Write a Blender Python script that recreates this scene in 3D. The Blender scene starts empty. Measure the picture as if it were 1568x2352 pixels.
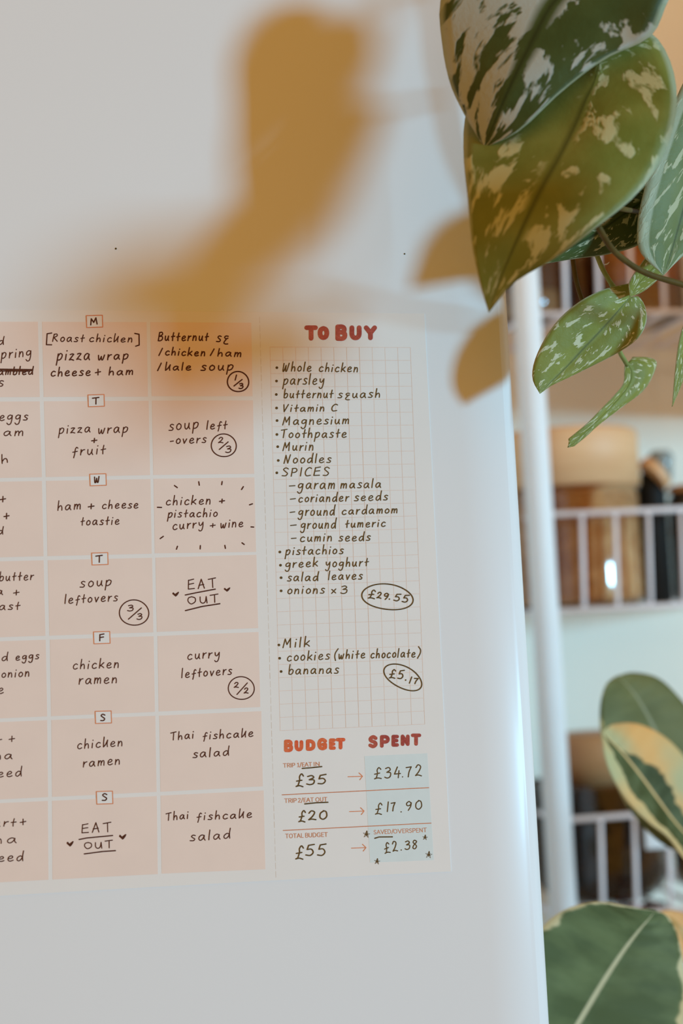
import bpy, bmesh, math, random
from mathutils import Vector, Matrix
random.seed(7)
scene = bpy.context.scene
COL = scene.collection
PI = math.pi

# ------------------------------------------------------------------ camera
# taken for a 1568 x 2352 frame; the door's front face is the plane y = 0
F_PX = 3500.0
PIVOT = Vector((0, 0, 1.45))
TILT = Matrix.Rotation(0.0196, 3, 'Y')           # the planner hangs about one degree off plumb
cam_loc = PIVOT + TILT @ (Vector((-0.0667, -0.5484, 1.3496)) - PIVOT)
ax_r = TILT @ Vector((0.98620, -0.16244, -0.03160))
ax_d = TILT @ Vector((-0.01950, 0.07510, -0.99700))
ax_f = ax_r.cross(-ax_d) * -1.0
if ax_f.y < 0: ax_f = -ax_f
ax_f.normalize()
ax_r = (ax_r - ax_f * ax_r.dot(ax_f)).normalized()
ax_u = ax_r.cross(ax_f).normalized()
cam_d = bpy.data.cameras.new('camera')
cam = bpy.data.objects.new('camera', cam_d); COL.objects.link(cam)
m = Matrix((( ax_r.x, ax_u.x, -ax_f.x, cam_loc.x), (ax_r.y, ax_u.y, -ax_f.y, cam_loc.y), (ax_r.z, ax_u.z, -ax_f.z, cam_loc.z), (0, 0, 0, 1)))
cam.matrix_world = m
cam_d.sensor_fit = 'VERTICAL'; cam_d.sensor_height = 36.0; cam_d.sensor_width = 24.0
cam_d.lens = F_PX / 2352.0 * 36.0
cam_d.clip_start = 0.02; cam_d.clip_end = 30
cam_d.dof.use_dof = True
cam_d.dof.focus_distance = 0.555
cam_d.dof.aperture_fstop = 7.0
scene.camera = cam

def ray(px, py):
    return ax_f + ax_r * ((px - 784.0) / F_PX) - ax_u * ((py - 1176.0) / F_PX)
def at(px, py, d=0.0):
    """world point that stands d metres in front of the door's face"""
    r = ray(px, py); t = (-d - cam_loc.y) / r.y
    return cam_loc + r * t

# ------------------------------------------------------------------ light
world = bpy.data.worlds.new('world'); scene.world = world; world.use_nodes = True
bg = world.node_tree.nodes['Background']
bg.inputs['Color'].default_value = (1.0, 0.50, 0.105, 1)
bg.inputs['Strength'].default_value = 0.565
def area(name, loc, target, sx, sy, power, color):
    l = bpy.data.lights.new(name, 'AREA'); l.shape = 'RECTANGLE'; l.size = sx; l.size_y = sy
    l.energy = power; l.color = color
    o = bpy.data.objects.new(name, l); COL.objects.link(o); o.location = loc
    o.rotation_euler = (Vector(target) - Vector(loc)).to_track_quat('-Z', 'Y').to_euler()
    return o
LDIR = Vector((1.1, -1.0, 0.03))
area('window_daylight', Vector((0.0, 0, 1.40)) + LDIR * 3.6, (0.0, 0, 1.40), 0.60, 0.70, 282, (0.28, 0.66, 0.94))
scene.view_settings.view_transform = 'Standard'
scene.view_settings.look = 'None'
scene.view_settings.exposure = 0.0
scene.view_settings.gamma = 1.0
scene.view_settings.use_curve_mapping = False

# ------------------------------------------------------------------ materials
def new_mat(name):
    m = bpy.data.materials.new(name); m.use_nodes = True
    nt = m.node_tree; b = nt.nodes['Principled BSDF']
    return m, nt, b
def noise(nt, scale, detail=3, rough=.5, coord='Object', mapping=None, dist=0):
    tc = nt.nodes.new('ShaderNodeTexCoord'); n = nt.nodes.new('ShaderNodeTexNoise')
    n.inputs['Scale'].default_value = scale; n.inputs['Detail'].default_value = detail
    n.inputs['Roughness'].default_value = rough; n.inputs['Distortion'].default_value = dist
    if mapping:
        mp = nt.nodes.new('ShaderNodeMapping'); mp.inputs['Scale'].default_value = mapping
        nt.links.new(tc.outputs[coord], mp.inputs[0]); nt.links.new(mp.outputs[0], n.inputs['Vector'])
    else: nt.links.new(tc.outputs[coord], n.inputs['Vector'])
    return n.outputs['Fac']
def ramp(nt, fac, stops):
    r = nt.nodes.new('ShaderNodeValToRGB'); e = r.color_ramp.elements
    while len(e) < len(stops): e.new(.5)
    for el, (p, c) in zip(e, stops):
        el.position = p; el.color = (*c, 1) if len(c) == 3 else c
    nt.links.new(fac, r.inputs[0]); return r.outputs[0]
def mixc(nt, fac, a, b):
    n = nt.nodes.new('ShaderNodeMix'); n.data_type = 'RGBA'
    def s(sock, v):
        if isinstance(v, tuple): sock.default_value = (*v, 1)
        else: nt.links.new(v, sock)
    if isinstance(fac, float): n.inputs[0].default_value = fac
    else: nt.links.new(fac, n.inputs[0])
    s(n.inputs[6], a); s(n.inputs[7], b); return n.outputs[2]
def math_(nt, op, a, b=0.0, clamp=False):
    n = nt.nodes.new('ShaderNodeMath'); n.operation = op; n.use_clamp = clamp
    for i, v in enumerate((a, b)):
        if isinstance(v, (int, float)): n.inputs[i].default_value = v
        else: nt.links.new(v, n.inputs[i])
    return n.outputs[0]
def bump(nt, b, h, strength, dist):
    n = nt.nodes.new('ShaderNodeBump'); n.inputs['Strength'].default_value = strength; n.inputs['Distance'].default_value = dist
    nt.links.new(h, n.inputs['Height']); nt.links.new(n.outputs[0], b.inputs['Normal'])
def plain(name, col, rough=.5, var=.06, scale=40, spec=.5, coat=0, metallic=0, bumpd=0):
    m, nt, b = new_mat(name)
    c2 = tuple(max(0, x * (1 - var)) for x in col); c1 = tuple(min(1, x * (1 + var * .5)) for x in col)
    nt.links.new(ramp(nt, noise(nt, scale), [(.3, c2), (.7, c1)]), b.inputs['Base Color'])
    b.inputs['Roughness'].default_value = rough; b.inputs['Specular IOR Level'].default_value = spec
    b.inputs['Coat Weight'].default_value = coat; b.inputs['Coat Roughness'].default_value = .12
    b.inputs['Metallic'].default_value = metallic
    if bumpd: bump(nt, b, noise(nt, scale * 4), .4, bumpd)
    return m
M = {}
M['door'] = plain('white_enamel', (0.80, 0.80, 0.80), .30, .015, 6, .14, .03)
M['gasket'] = plain('grey_rubber', (0.35, 0.34, 0.33), .7)
M['wall'] = plain('painted_wall', (0.99, 0.91, 0.77), .85, .03, 5, .2, bumpd=.0006)
M['floor'] = plain('floor_boards', (0.45, 0.30, 0.18), .5, .25, 8)
M['worktop'] = plain('pale_worktop', (0.62, 0.50, 0.36), .45, .15, 12)
M['cabinet'] = plain('cabinet_paint', (0.72, 0.71, 0.68), .5)
M['rack'] = plain('white_wire_coating', (0.93, 0.84, 0.84), .5, .03, 30)
M['post'] = plain('white_tube', (0.92, 0.90, 0.88), .45, .02, 30, .3)
M['paper'] = plain('planner_paper', (0.845, 0.80, 0.755), .5, .012, 60, .35)
M['cell'] = plain('printed_pink_cell', (0.88, 0.70, 0.60), .5, .02, 70, .35)
M['aqua'] = plain('printed_pale_blue', (0.72, 0.775, 0.755), .5, .02, 200, .35)
M['tagline'] = plain('printed_orange_line', (0.78, 0.27, 0.115), .5, .1, 900, .3)
M['gridline'] = plain('printed_peach_line', (0.86, 0.64, 0.52), .5, .08, 900, .3)
M['perf'] = plain('perforation', (0.74, 0.62, 0.50), .6, .1, 900, .3)
M['ink_cell'] = plain('brown_black_ink', (0.10, 0.026, 0.010), .6, .25, 1500, .2)
M['ink_list'] = plain('glare_lightened_ink', (0.135, 0.072, 0.016), .6, .3, 1500, .2)  # ink colour lifted to include the glare over the list
def brush(name, a, b2):
    m, nt, b = new_mat(name)
    f = noise(nt, 120, 2); g = noise(nt, 1400, 4, .7)
    c = mixc(nt, ramp(nt, f, [(.35, (0, 0, 0)), (.65, (1, 1, 1))]), a, b2)
    c = mixc(nt, ramp(nt, g, [(.5, (0, 0, 0)), (.75, (.5, .5, .5))]), c, tuple(min(1, x * 1.5 + .05) for x in b2))
    nt.links.new(c, b.inputs['Base Color']); b.inputs['Roughness'].default_value = .5
    b.inputs['Specular IOR Level'].default_value = .3
    return m
M['brush_red'] = brush('brushed_brick_red', (0.36, 0.05, 0.035), (0.50, 0.10, 0.055))
M['brush_orange'] = brush('brushed_orange_red', (0.72, 0.10, 0.03), (0.72, 0.17, 0.055))
M['print_small'] = plain('printed_small_orange', (0.66, 0.24, 0.11), .5, .1, 900, .3)

def leaf_mat(name, green, green2, silver, spot=.53, scale=70, rim=(.45, .5, .33), rough=.52, seed=0.0, rimw=.93, transl=.12, left=0.0, soft=.03):
    m, nt, b = new_mat(name)
    tc = nt.nodes.new('ShaderNodeTexCoord'); sx = nt.nodes.new('ShaderNodeSeparateXYZ')
    nt.links.new(tc.outputs['UV'], sx.inputs[0])
    av = math_(nt, 'ABSOLUTE', math_(nt, 'MULTIPLY', math_(nt, 'SUBTRACT', sx.outputs[1], .5), 2.0))
    # spots stretched along the side veins
    cx = nt.nodes.new('ShaderNodeCombineXYZ')
    nt.links.new(math_(nt, 'ADD', math_(nt, 'MULTIPLY', math_(nt, 'SUBTRACT', sx.outputs[0], math_(nt, 'MULTIPLY', av, .28)), 13.0), seed), cx.inputs[0])
    nt.links.new(math_(nt, 'MULTIPLY', sx.outputs[1], 7.0), cx.inputs[1])
    n = nt.nodes.new('ShaderNodeTexNoise'); n.inputs['Scale'].default_value = scale / 70.0
    n.inputs['Detail'].default_value = 3.5; n.inputs['Roughness'].default_value = .58; n.inputs['Distortion'].default_value = .25
    nt.links.new(cx.outputs[0], n.inputs['Vector'])
    fac = n.outputs['Fac']
    if left: fac = math_(nt, 'ADD', fac, ramp(nt, sx.outputs[1], [(.44, (left, left, left)), (.5, (0, 0, 0))]))  # extra silver on the left half paints window glare into the leaf colour
    mask = ramp(nt, fac, [(spot, (0, 0, 0)), (spot + soft, (1, 1, 1))])
    # keep the midrib zone and the rim free of spots
    mid = ramp(nt, av, [(.05, (0, 0, 0)), (.14, (1, 1, 1))])
    mk = math_(nt, 'MULTIPLY', mask, mid)
    g = mixc(nt, ramp(nt, noise(nt, 60, 3), [(.35, (0, 0, 0)), (.65, (1, 1, 1))]), green, green2)
    rib = ramp(nt, av, [(.0, (1, 1, 1)), (.05, (0, 0, 0))])
    g = mixc(nt, rib, g, tuple(x * .55 for x in green))
    c = mixc(nt, mk, g, silver)
    edge = ramp(nt, av, [(rimw, (0, 0, 0)), (min(.995, rimw + .045), (1, 1, 1))])
    c = mixc(nt, math_(nt, 'MULTIPLY', edge, .75), c, rim)
    nt.links.new(c, b.inputs['Base Color'])
    b.inputs['Roughness'].default_value = rough; b.inputs['Specular IOR Level'].default_value = .22
    b.inputs['Sheen Weight'].default_value = .04; b.inputs['Sheen Roughness'].default_value = .4
    bump(nt, b, math_(nt, 'ADD', noise(nt, 260, 4, .6), math_(nt, 'MULTIPLY', mk, .5)), .35, .0007)
    tr = nt.nodes.new('ShaderNodeBsdfTranslucent'); nt.links.new(c, tr.inputs['Color'])
    mx = nt.nodes.new('ShaderNodeMixShader'); mx.inputs[0].default_value = transl
    out = nt.nodes['Material Output']
    nt.links.new(b.outputs[0], mx.inputs[1]); nt.links.new(tr.outputs[0], mx.inputs[2]); nt.links.new(mx.outputs[0], out.inputs[0])
    return m
SIL = (.52, .56, .42)
M['vine_leaf_a'] = leaf_mat('silver_leaf_broad', (.048, .075, .018), (.07, .105, .03), (.43, .47, .42), .525, 54, seed=3.1, rough=.5, left=.07, soft=.05)
M['vine_leaf_b'] = leaf_mat('silver_leaf_olive', (.16, .19, .03), (.22, .245, .05), (.52, .53, .28), .545, 62, seed=9.4, soft=.05)
M['vine_leaf_c'] = leaf_mat('silver_leaf_pale_edge', (.15, .20, .07), (.20, .26, .11), (.50, .53, .33), .54, 60, seed=15.2, rimw=.72, rim=(.5, .56, .4))
M['vine_leaf_d'] = leaf_mat('silver_leaf_dark', (.05, .085, .018), (.075, .11, .028), (.46, .48, .30), .55, 64, seed=21.7)
M['vine_leaf_f'] = leaf_mat('silver_leaf_fresh', (.22, .25, .045), (.29, .32, .07), (.62, .63, .40), .565, 92, seed=30.3, rim=(.55, .6, .42), rimw=.955, transl=.08)
M['vine_stem'] = plain('vine_stem_green', (.26, .30, .09), .6, .2, 200, .15)
M['vine_stem_dark'] = plain('vine_stem_brown', (.11, .075, .018), .6, .2, 200, .12)

def ficus_mat(name, dark, mid, margin, margin2, m0, rib, seed=0.0, split=0):
    m, nt, b = new_mat(name)
    tc = nt.nodes.new('ShaderNodeTexCoord'); sx = nt.nodes.new('ShaderNodeSeparateXYZ')
    nt.links.new(tc.outputs['UV'], sx.inputs[0])
    sv = math_(nt, 'MULTIPLY', math_(nt, 'SUBTRACT', sx.outputs[1], .5), 2.0)
    av = math_(nt, 'ABSOLUTE', sv)
    cx = nt.nodes.new('ShaderNodeCombineXYZ')
    nt.links.new(math_(nt, 'ADD', math_(nt, 'MULTIPLY', sx.outputs[0], 9.0), seed), cx.inputs[0]); nt.links.new(math_(nt, 'MULTIPLY', sx.outputs[1], 2.2), cx.inputs[1])
    n = nt.nodes.new('ShaderNodeTexNoise'); n.inputs['Scale'].default_value = 1.0; n.inputs['Detail'].default_value = 3
    nt.links.new(cx.outputs[0], n.inputs['Vector'])
    nz = math_(nt, 'MULTIPLY', math_(nt, 'SUBTRACT', n.outputs['Fac'], .5), .55)
    d = math_(nt, 'ADD', av, nz)
    endf = math_(nt, 'MULTIPLY', ramp(nt, sx.outputs[0], [(.0, (1, 1, 1)), (.09, (0, 0, 0))]), .28)
    d = math_(nt, 'ADD', d, endf)
    if split:   # one half of the blade is nearly all pale
        d = math_(nt, 'ADD', d, ramp(nt, math_(nt, 'ADD', math_(nt, 'MULTIPLY', sv, .5), .5), [(.48, (0, 0, 0)), (.52, (.42, .42, .42))]))
        d = math_(nt, 'ADD', d, ramp(nt, sx.outputs[0], [(.18, (.4, .4, .4)), (.42, (0, 0, 0))]))
    g = mixc(nt, ramp(nt, n.outputs['Fac'], [(.4, (0, 0, 0)), (.62, (1, 1, 1))]), dark, mid)
    mg = mixc(nt, ramp(nt, noise(nt, 25, 2), [(.4, (0, 0, 0)), (.62, (1, 1, 1))]), margin, margin2)
    c = mixc(nt, ramp(nt, d, [(m0, (0, 0, 0)), (m0 + .05, (1, 1, 1))]), g, mg)
    c = mixc(nt, ramp(nt, av, [(.018, (1, 1, 1)), (.04, (0, 0, 0))]), c, rib)
    nt.links.new(c, b.inputs['Base Color']); b.inputs['Roughness'].default_value = .6; b.inputs['Specular IOR Level'].default_value = .18
    wv = nt.nodes.new('ShaderNodeTexWave'); wv.inputs['Scale'].default_value = 4; wv.inputs['Distortion'].default_value = 1
    nt.links.new(tc.outputs['UV'], wv.inputs['Vector'])
    bump(nt, b, wv.outputs['Fac'], .2, .0006)
    return m
M['ficus_big'] = ficus_mat('rubber_leaf_green', (.085, .115, .045), (.14, .18, .075), (.62, .56, .33), (.66, .47, .22), .93, (.55, .50, .30), 2.0)
M['ficus_back'] = ficus_mat('rubber_leaf_matt_green', (.13, .14, .05), (.17, .18, .07), (.30, .32, .14), (.6, .4, .15), .99, (.30, .30, .17), 8.0)
M['ficus_yellow'] = ficus_mat('rubber_leaf_yellow', (.055, .07, .02), (.11, .14, .06), (.50, .48, .25), (.80, .46, .16), .70, (.78, .55, .24), 14.0, 1)
M['ficus_orange'] = ficus_mat('rubber_leaf_cream', (.5, .3, .1), (.6, .42, .2), (.78, .50, .22), (.75, .36, .13), .3, (.7, .4, .15), 5.0)
M['ficus_stem'] = plain('rubber_plant_bark', (.20, .14, .08), .7, .3, 60)
M['terracotta'] = plain('terracotta', (.50, .22, .12), .8, .2, 40)
M['white_pot'] = plain('white_glaze', (.75, .72, .68), .3, .05, 10)
M['soil'] = plain('potting_soil', (.05, .035, .025), .95, .4, 120)
def wood(name, a, b2):
    m, nt, b = new_mat(name)
    f = noise(nt, 12, 5, .6, mapping=(1, 1, 14))
    nt.links.new(ramp(nt, f, [(.3, a), (.7, b2)]), b.inputs['Base Color']); b.inputs['Roughness'].default_value = .55
    return m
M['bamboo'] = wood('bamboo_lid', (.80, .42, .19), (.90, .53, .27))
M['bamboo_dark'] = wood('brown_wood_lid', (.46, .21, .08), (.56, .29, .12))
def glass(name, tint, gloss=.12):
    m = bpy.data.materials.new(name); m.use_nodes = True; nt = m.node_tree; nt.nodes.clear()
    out = nt.nodes.new('ShaderNodeOutputMaterial'); t = nt.nodes.new('ShaderNodeBsdfTransparent'); g = nt.nodes.new('ShaderNodeBsdfGlossy')
    t.inputs[0].default_value = (*tint, 1); g.inputs['Roughness'].default_value = .08
    fr = nt.nodes.new('ShaderNodeFresnel'); fr.inputs[0].default_value = 1.5
    mx = nt.nodes.new('ShaderNodeMixShader')
    nt.links.new(math_(nt, 'ADD', fr.outputs[0], gloss * .3, True), mx.inputs[0]); nt.links.new(t.outputs[0], mx.inputs[1]); nt.links.new(g.outputs[0], mx.inputs[2]); nt.links.new(mx.outputs[0], out.inputs[0])
    return m
M['glass'] = glass('clear_glass', (.95, .93, .9))
M['glass_dark'] = glass('smoked_glass', (.6, .5, .42))
def grains(name, a, b2, sc=160):
    m, nt, b = new_mat(name)
    v = nt.nodes.new('ShaderNodeTexVoronoi'); v.inputs['Scale'].default_value = sc
    tc = nt.nodes.new('ShaderNodeTexCoord'); nt.links.new(tc.outputs['Object'], v.inputs['Vector'])
    s = nt.nodes.new('ShaderNodeSeparateColor'); nt.links.new(v.outputs['Color'], s.inputs[0])
    nt.links.new(ramp(nt, s.outputs[0], [(.2, a), (.8, b2)]), b.inputs['Base Color']); b.inputs['Roughness'].default_value = .7
    bump(nt, b, v.outputs['Distance'], .6, .002)
    return m
M['pasta'] = grains('amber_grains', (.66, .29, .10), (.85, .46, .20))
M['darkbean'] = grains('dark_beans', (.035, .018, .010), (.11, .05, .028), 90)
M['cocoa'] = grains('brown_powder', (.16, .055, .018), (.24, .09, .03), 300)
M['tanfill'] = grains('tan_grains', (.48, .26, .11), (.58, .35, .15), 200)
M['orangefill'] = grains('orange_lentils', (.68, .22, .03), (.78, .30, .05), 180)
M['black'] = plain('black_plastic', (.014, .012, .010), .6, spec=.2)
M['amberglass'] = plain('amber_glass', (.34, .12, .02), .15, .1, 20)
M['redcap'] = plain('red_cap', (.55, .06, .05), .4)
M['greyglass'] = plain('grey_glass', (.33, .35, .32), .15)
M['whiteplastic'] = plain('white_plastic', (.86, .85, .84), .4)

# ------------------------------------------------------------------ object helpers
def link(name, me, mat=None, parent=None, smooth=False):
    o = bpy.data.objects.new(name, me); COL.objects.link(o)
    if mat is not None: me.materials.append(mat)
    if smooth:
        for p in me.polygons: p.use_smooth = True
    if parent is not None:
        o.parent = parent
        # geometry is written in world coordinates; only the top-level things carry a location
        if parent.parent is None: o.matrix_parent_inverse = Matrix.Translation(-Vector(parent.location))
    return o
def obj(name, verts, faces, mat, parent=None, smooth=False):
    me = bpy.data.meshes.new(name); me.from_pydata([tuple(v) for v in verts], [], faces); me.update()
    return link(name, me, mat, parent, smooth)
def bmobj(name, bm, mat, parent=None, smooth=False):
    me = bpy.data.meshes.new(name); bm.to_mesh(me); bm.free(); return link(name, me, mat, parent, smooth)
def thing(name, label, cat, loc, group=None):
    o = bpy.data.objects.new(name, None); COL.objects.link(o); o.location = loc; o.empty_display_size = .02
    o['label'] = label; o['category'] = cat
    if group: o['group'] = group
    return o
def box(bm, lo, hi, bev=0, seg=2):
    r = bmesh.ops.create_cube(bm, size=1.0); vs = r['verts']
    for v in vs: v.co = Vector([(lo[i] + hi[i]) / 2 + v.co[i] * (hi[i] - lo[i]) for i in range(3)])
    if bev:
        es = list({e for v in vs for e in v.link_edges}); bmesh.ops.bevel(bm, geom=es, offset=bev, segments=seg, affect='EDGES', profile=.5)
def catmull(P, n):
    """resample a list of Vectors to n points along a Catmull-Rom spline"""
    if len(P) < 3:
        return [P[0].lerp(P[-1], i / (n - 1)) for i in range(n)]
    out = []; k = len(P) - 1
    for i in range(n):
        t = i / (n - 1) * k; s = min(int(t), k - 1); u = t - s
        p1, p2 = P[s], P[s + 1]
        p0 = P[s - 1] if s > 0 else p1 * 2 - p2
        p3 = P[s + 2] if s + 2 <= k else p2 * 2 - p1
        out.append(.5 * ((2 * p1) + (p2 - p0) * u + (2 * p0 - 5 * p1 + 4 * p2 - p3) * u * u + (3 * p1 - p0 - 3 * p2 + p3) * u ** 3))
    return out
def tube(bm, pts, rad, sides=10, caps=True):
    rings = []; prev = None
    for i, p in enumerate(pts):
        d = (pts[min(i + 1, len(pts) - 1)] - pts[max(i - 1, 0)]).normalized()
        a = prev if prev is not None else (Vector((0, 0, 1)) if abs(d.z) < .9 else Vector((1, 0, 0)))
        a = (a - d * a.dot(d)).normalized(); prev = a; b = d.cross(a)
        r = rad[i] if isinstance(rad, (list, tuple)) else rad
        rings.append([bm.verts.new(p + (a * math.cos(t) + b * math.sin(t)) * r) for t in [2 * PI * k / sides for k in range(sides)]])
    for r1, r2 in zip(rings, rings[1:]):
        for k in range(sides): bm.faces.new((r1[k], r1[(k + 1) % sides], r2[(k + 1) % sides], r2[k]))
    if caps:
        bm.faces.new(rings[0][::-1]); bm.faces.new(rings[-1])
def lathe(bm, prof, c, seg=48):
    """prof: (radius, z) from bottom to top, closed at the axis when radius is 0"""
    rings = []
    for r, z in prof:
        if r < 1e-6: rings.append([bm.verts.new((c[0], c[1], c[2] + z))])
        else: rings.append([bm.verts.new((c[0] + r * math.cos(2 * PI * k / seg), c[1] + r * math.sin(2 * PI * k / seg), c[2] + z)) for k in range(seg)])
    for a, b in zip(rings, rings[1:]):
        for k in range(seg):
            k2 = (k + 1) % seg
            if len(a) == 1 and len(b) == 1: continue
            if len(a) == 1: bm.faces.new((a[0], b[k2], b[k]))
            elif len(b) == 1: bm.faces.new((a[k], a[k2], b[0]))
            else: bm.faces.new((a[k], a[k2], b[k2], b[k]))

# ------------------------------------------------------------------ the setting
bm = bmesh.new(); box(bm, (-2.2, .66, 0), (2.6, .76, 2.5)); w = bmobj('wall_back', bm, M['wall']); w['kind'] = 'structure'
bm = bmesh.new(); box(bm, (-2.2, -3, -.06), (2.6, .76, 0)); w = bmobj('floor', bm, M['floor']); w['kind'] = 'structure'

# ------------------------------------------------------------------ the fridge
EDGE = at(1240, 2000, -.012).x
fr = thing('fridge', 'tall white fridge with a smooth glossy door carrying the meal planner', 'fridge', (-.2, .3, 0))
XL = EDGE - .60
prof = [(XL, .055), (XL, .013), (XL + .003, .006), (XL + .009, .0025), (XL + .03, 0)]
n_c = 10; x0 = EDGE - .024; x1 = EDGE - .0062; dep = 0.0
prof.append((x0, 0.0)); px_, py_ = x0, 0.0
for i in range(1, n_c + 1):
    x = x0 + (x1 - x0) * i / n_c; sl = math.tan(math.radians(17 * (i - .5) / n_c)); py_ += sl * (x - px_); px_ = x
    prof.append((x, py_))
ycr = py_; cr_i = len(prof) - 1
for i in range(1, 9):
    t = math.radians(34 + (90 - 34) * i / 8); t0 = math.radians(34)
    R_ = .0062 / (1 - math.sin(t0))
    prof.append((x1 + R_ * (math.sin(t) - math.sin(t0)), ycr + R_ * (math.cos(t0) - math.cos(t))))
prof.append((EDGE, .055))
def door_mesh(name, z0, z1):
    vs = []; fs = []; n = len(prof)
    for z, ins in ((z0, .004), (z0 + .004, 0), (z1 - .004, 0), (z1, .004)):
        for x, y in prof:
            cx = (XL + EDGE) / 2; s = 1 - ins / .3
            vs.append((cx + (x - cx) * s, y + (ins if y < .03 else 0), z))
    for r in range(3):
        for i in range(n):
            j = (i + 1) % n
            fs.append((r * n + i, r * n + j, (r + 1) * n + j, (r + 1) * n + i))
    fs.append(tuple(range(n))[::-1]); fs.append(tuple(range(3 * n, 4 * n)))
    o = obj(name, vs, fs, M['door'], fr)
    for p in o.data.polygons[:3 * n]:
        p.use_smooth = True
    # crease along the edge of the crowned face and flat back
    for e in o.data.edges:
        a, b = e.vertices
        if a % n == b % n and a % n in (cr_i, 0, n - 1): e.use_edge_sharp = True
    return o
door = door_mesh('door', .66, 1.716)
door_mesh('door', .06, .652)['label'] = 'lower freezer door'
bm = bmesh.new(); box(bm, (XL + .004, .062, .03), (EDGE - .004, .655, 1.72), .004); bmobj('body', bm, M['door'], fr)
bm = bmesh.new(); box(bm, (XL + .012, .0545, .68), (EDGE - .012, .063, 1.70)); box(bm, (XL + .012, .0545, .07), (EDGE - .012, .063, .64)); bmobj('door_seal', bm, M['gasket'], fr)
for sx in (XL + .05, EDGE - .05):
    for sy in (.12, .60):
        bm = bmesh.new(); lathe(bm, [(0, 0), (.02, 0), (.02, .01), (.012, .031), (0, .031)], (sx, sy, 0), 16); bmobj('foot', bm, M['black'], fr)
# two tiny paint specks on the door
for px, py, r in ((266, 571, .00035), (929, 583, .0003)):
    c = at(px, py, .0001); bm = bmesh.new()
    bmesh.ops.create_uvsphere(bm, u_segments=8, v_segments=6, radius=r)
    for v in bm.verts: v.co = Vector((v.co.x, v.co.y * .4, v.co.z)) + c
    bmobj('dirt_speck', bm, M['vine_stem_dark'], fr)

# ------------------------------------------------------------------ the planner
TH = .00025
plan = thing('meal_planner', 'printed weekly meal planner with pink boxes and a handwritten shopping list on the fridge', 'planner', at(450, 2040, 0))
def quad_slab(name, corners, d0, d1, mat, parent, sub=1):
    """four pixel corners (tl, tr, br, bl) become a thin slab between two distances off the door"""
    vs = [at(x, y, 0) for x, y in corners]
    v = [Vector((p.x, -d1, p.z)) for p in vs] + [Vector((p.x, -d0, p.z)) for p in vs]
    f = [(0, 1, 2, 3), (7, 6, 5, 4), (0, 4, 5, 1), (1, 5, 6, 2), (2, 6, 7, 3), (3, 7, 4, 0)]
    return obj(name, v, f, mat, parent)
# sheet with the gentle bow of its edges
top = [(-200, 712.0), (0, 712.3), (170, 713.0), (340, 714.4), (600, 716.9), (974, 720.6)]
rgt = [(974, 720.6), (990, 1050), (1006, 1380), (1021, 1700), (1035, 2001.5)]
bot = [(1035, 2001.5), (634, 2021.9), (340, 2038), (0, 2057.5), (-200, 2070)]
ol = top + rgt[1:] + bot[1:]
P2 = [at(x, y, 0) for x, y in ol]; n = len(P2)
vs = [Vector((p.x, -TH, p.z)) for p in P2] + [Vector((p.x, -.00002, p.z)) for p in P2]
fs = [tuple(range(n))[::-1], tuple(range(n, 2 * n))] + [(i, (i + 1) % n, n + (i + 1) % n, n + i) for i in range(n)]
sheet = obj('sheet', vs, fs, M['paper'], plan)

INK = TH + .00007
class Strokes:
    """flat pen strokes lying on the sheet, drawn in planner pixels and laid on the paper"""
    def __init__(s, d=INK): s.v = []; s.f = []; s.d = d; s.k = 0; s.t = 0.0
    def _p(s, x, y):
        q = at(x, y, 0); s.v.append((q.x, -(s.d + (s.k % 9) * .000005 + s.t * .000004), q.z)); return len(s.v) - 1
    def line(s, pts, w, smooth=True, closed=False):
        s.k += 1
        P = [Vector((x, y)) for x, y in pts]
        if len(P) == 1: return s.dot(P[0].x, P[0].y, w)
        if smooth and len(P) > 2:
            L = sum((b - a).length for a, b in zip(P, P[1:])); P = catmull(P, max(len(P) * 3, int(L / 2.6)))
        n = len(P); Lf = []; Rt = []
        for i, p in enumerate(P):
            s.t = i / n
            if closed: d = P[(i + 1) % n] - P[i - 1]
            else: d = P[min(i + 1, n - 1)] - P[max(i - 1, 0)]
            if d.length < 1e-6: d = Vector((1, 0))
            d.normalize(); q = Vector((-d.y, d.x)) * w * .5
            Lf.append(s._p(*(p + q))); Rt.append(s._p(*(p - q)))
        for i in range(n - 1): s.f.append((Lf[i], Lf[i + 1], Rt[i + 1], Rt[i]))
        if closed: s.f.append((Lf[-1], Lf[0], Rt[0], Rt[-1]))
        else:
            for e, (a, b) in ((0, (Lf[0], Rt[0])), (1, (Rt[-1], Lf[-1]))):
                p = P[0] if e == 0 else P[-1]; q = P[1] if e == 0 else P[-2]
                d = (p - q).normalized(); nn = Vector((-d.y, d.x)); arc = []
                for k in range(1, 5):
                    t = PI * k / 5; arc.append(s._p(*(p + (nn * math.cos(t) + d * math.sin(t)) * w * .5)))
                # from the +nn side round to the -nn side
                s.t = float(e)
                s.f.append(tuple(([b] if e == 0 else [b]) + arc + [a]))
    def dot(s, x, y, w):
        s.f.append(tuple(s._p(x + w * .5 * math.cos(t), y + w * .5 * math.sin(t)) for t in [2 * PI * k / 10 for k in range(10)]))
    def poly(s, pts): s.f.append(tuple(s._p(x, y) for x, y in pts))
    def build(s, name, mat, parent, label=None):
        o = obj(name, s.v, s.f, mat, parent)
        bm = bmesh.new(); bm.from_mesh(o.data)
        for f in bm.faces:
            f.normal_update()
            if f.normal.y > 0: f.normal_flip()
        bm.to_mesh(o.data); bm.free()
        if label: o['label'] = label
        return o

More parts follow.
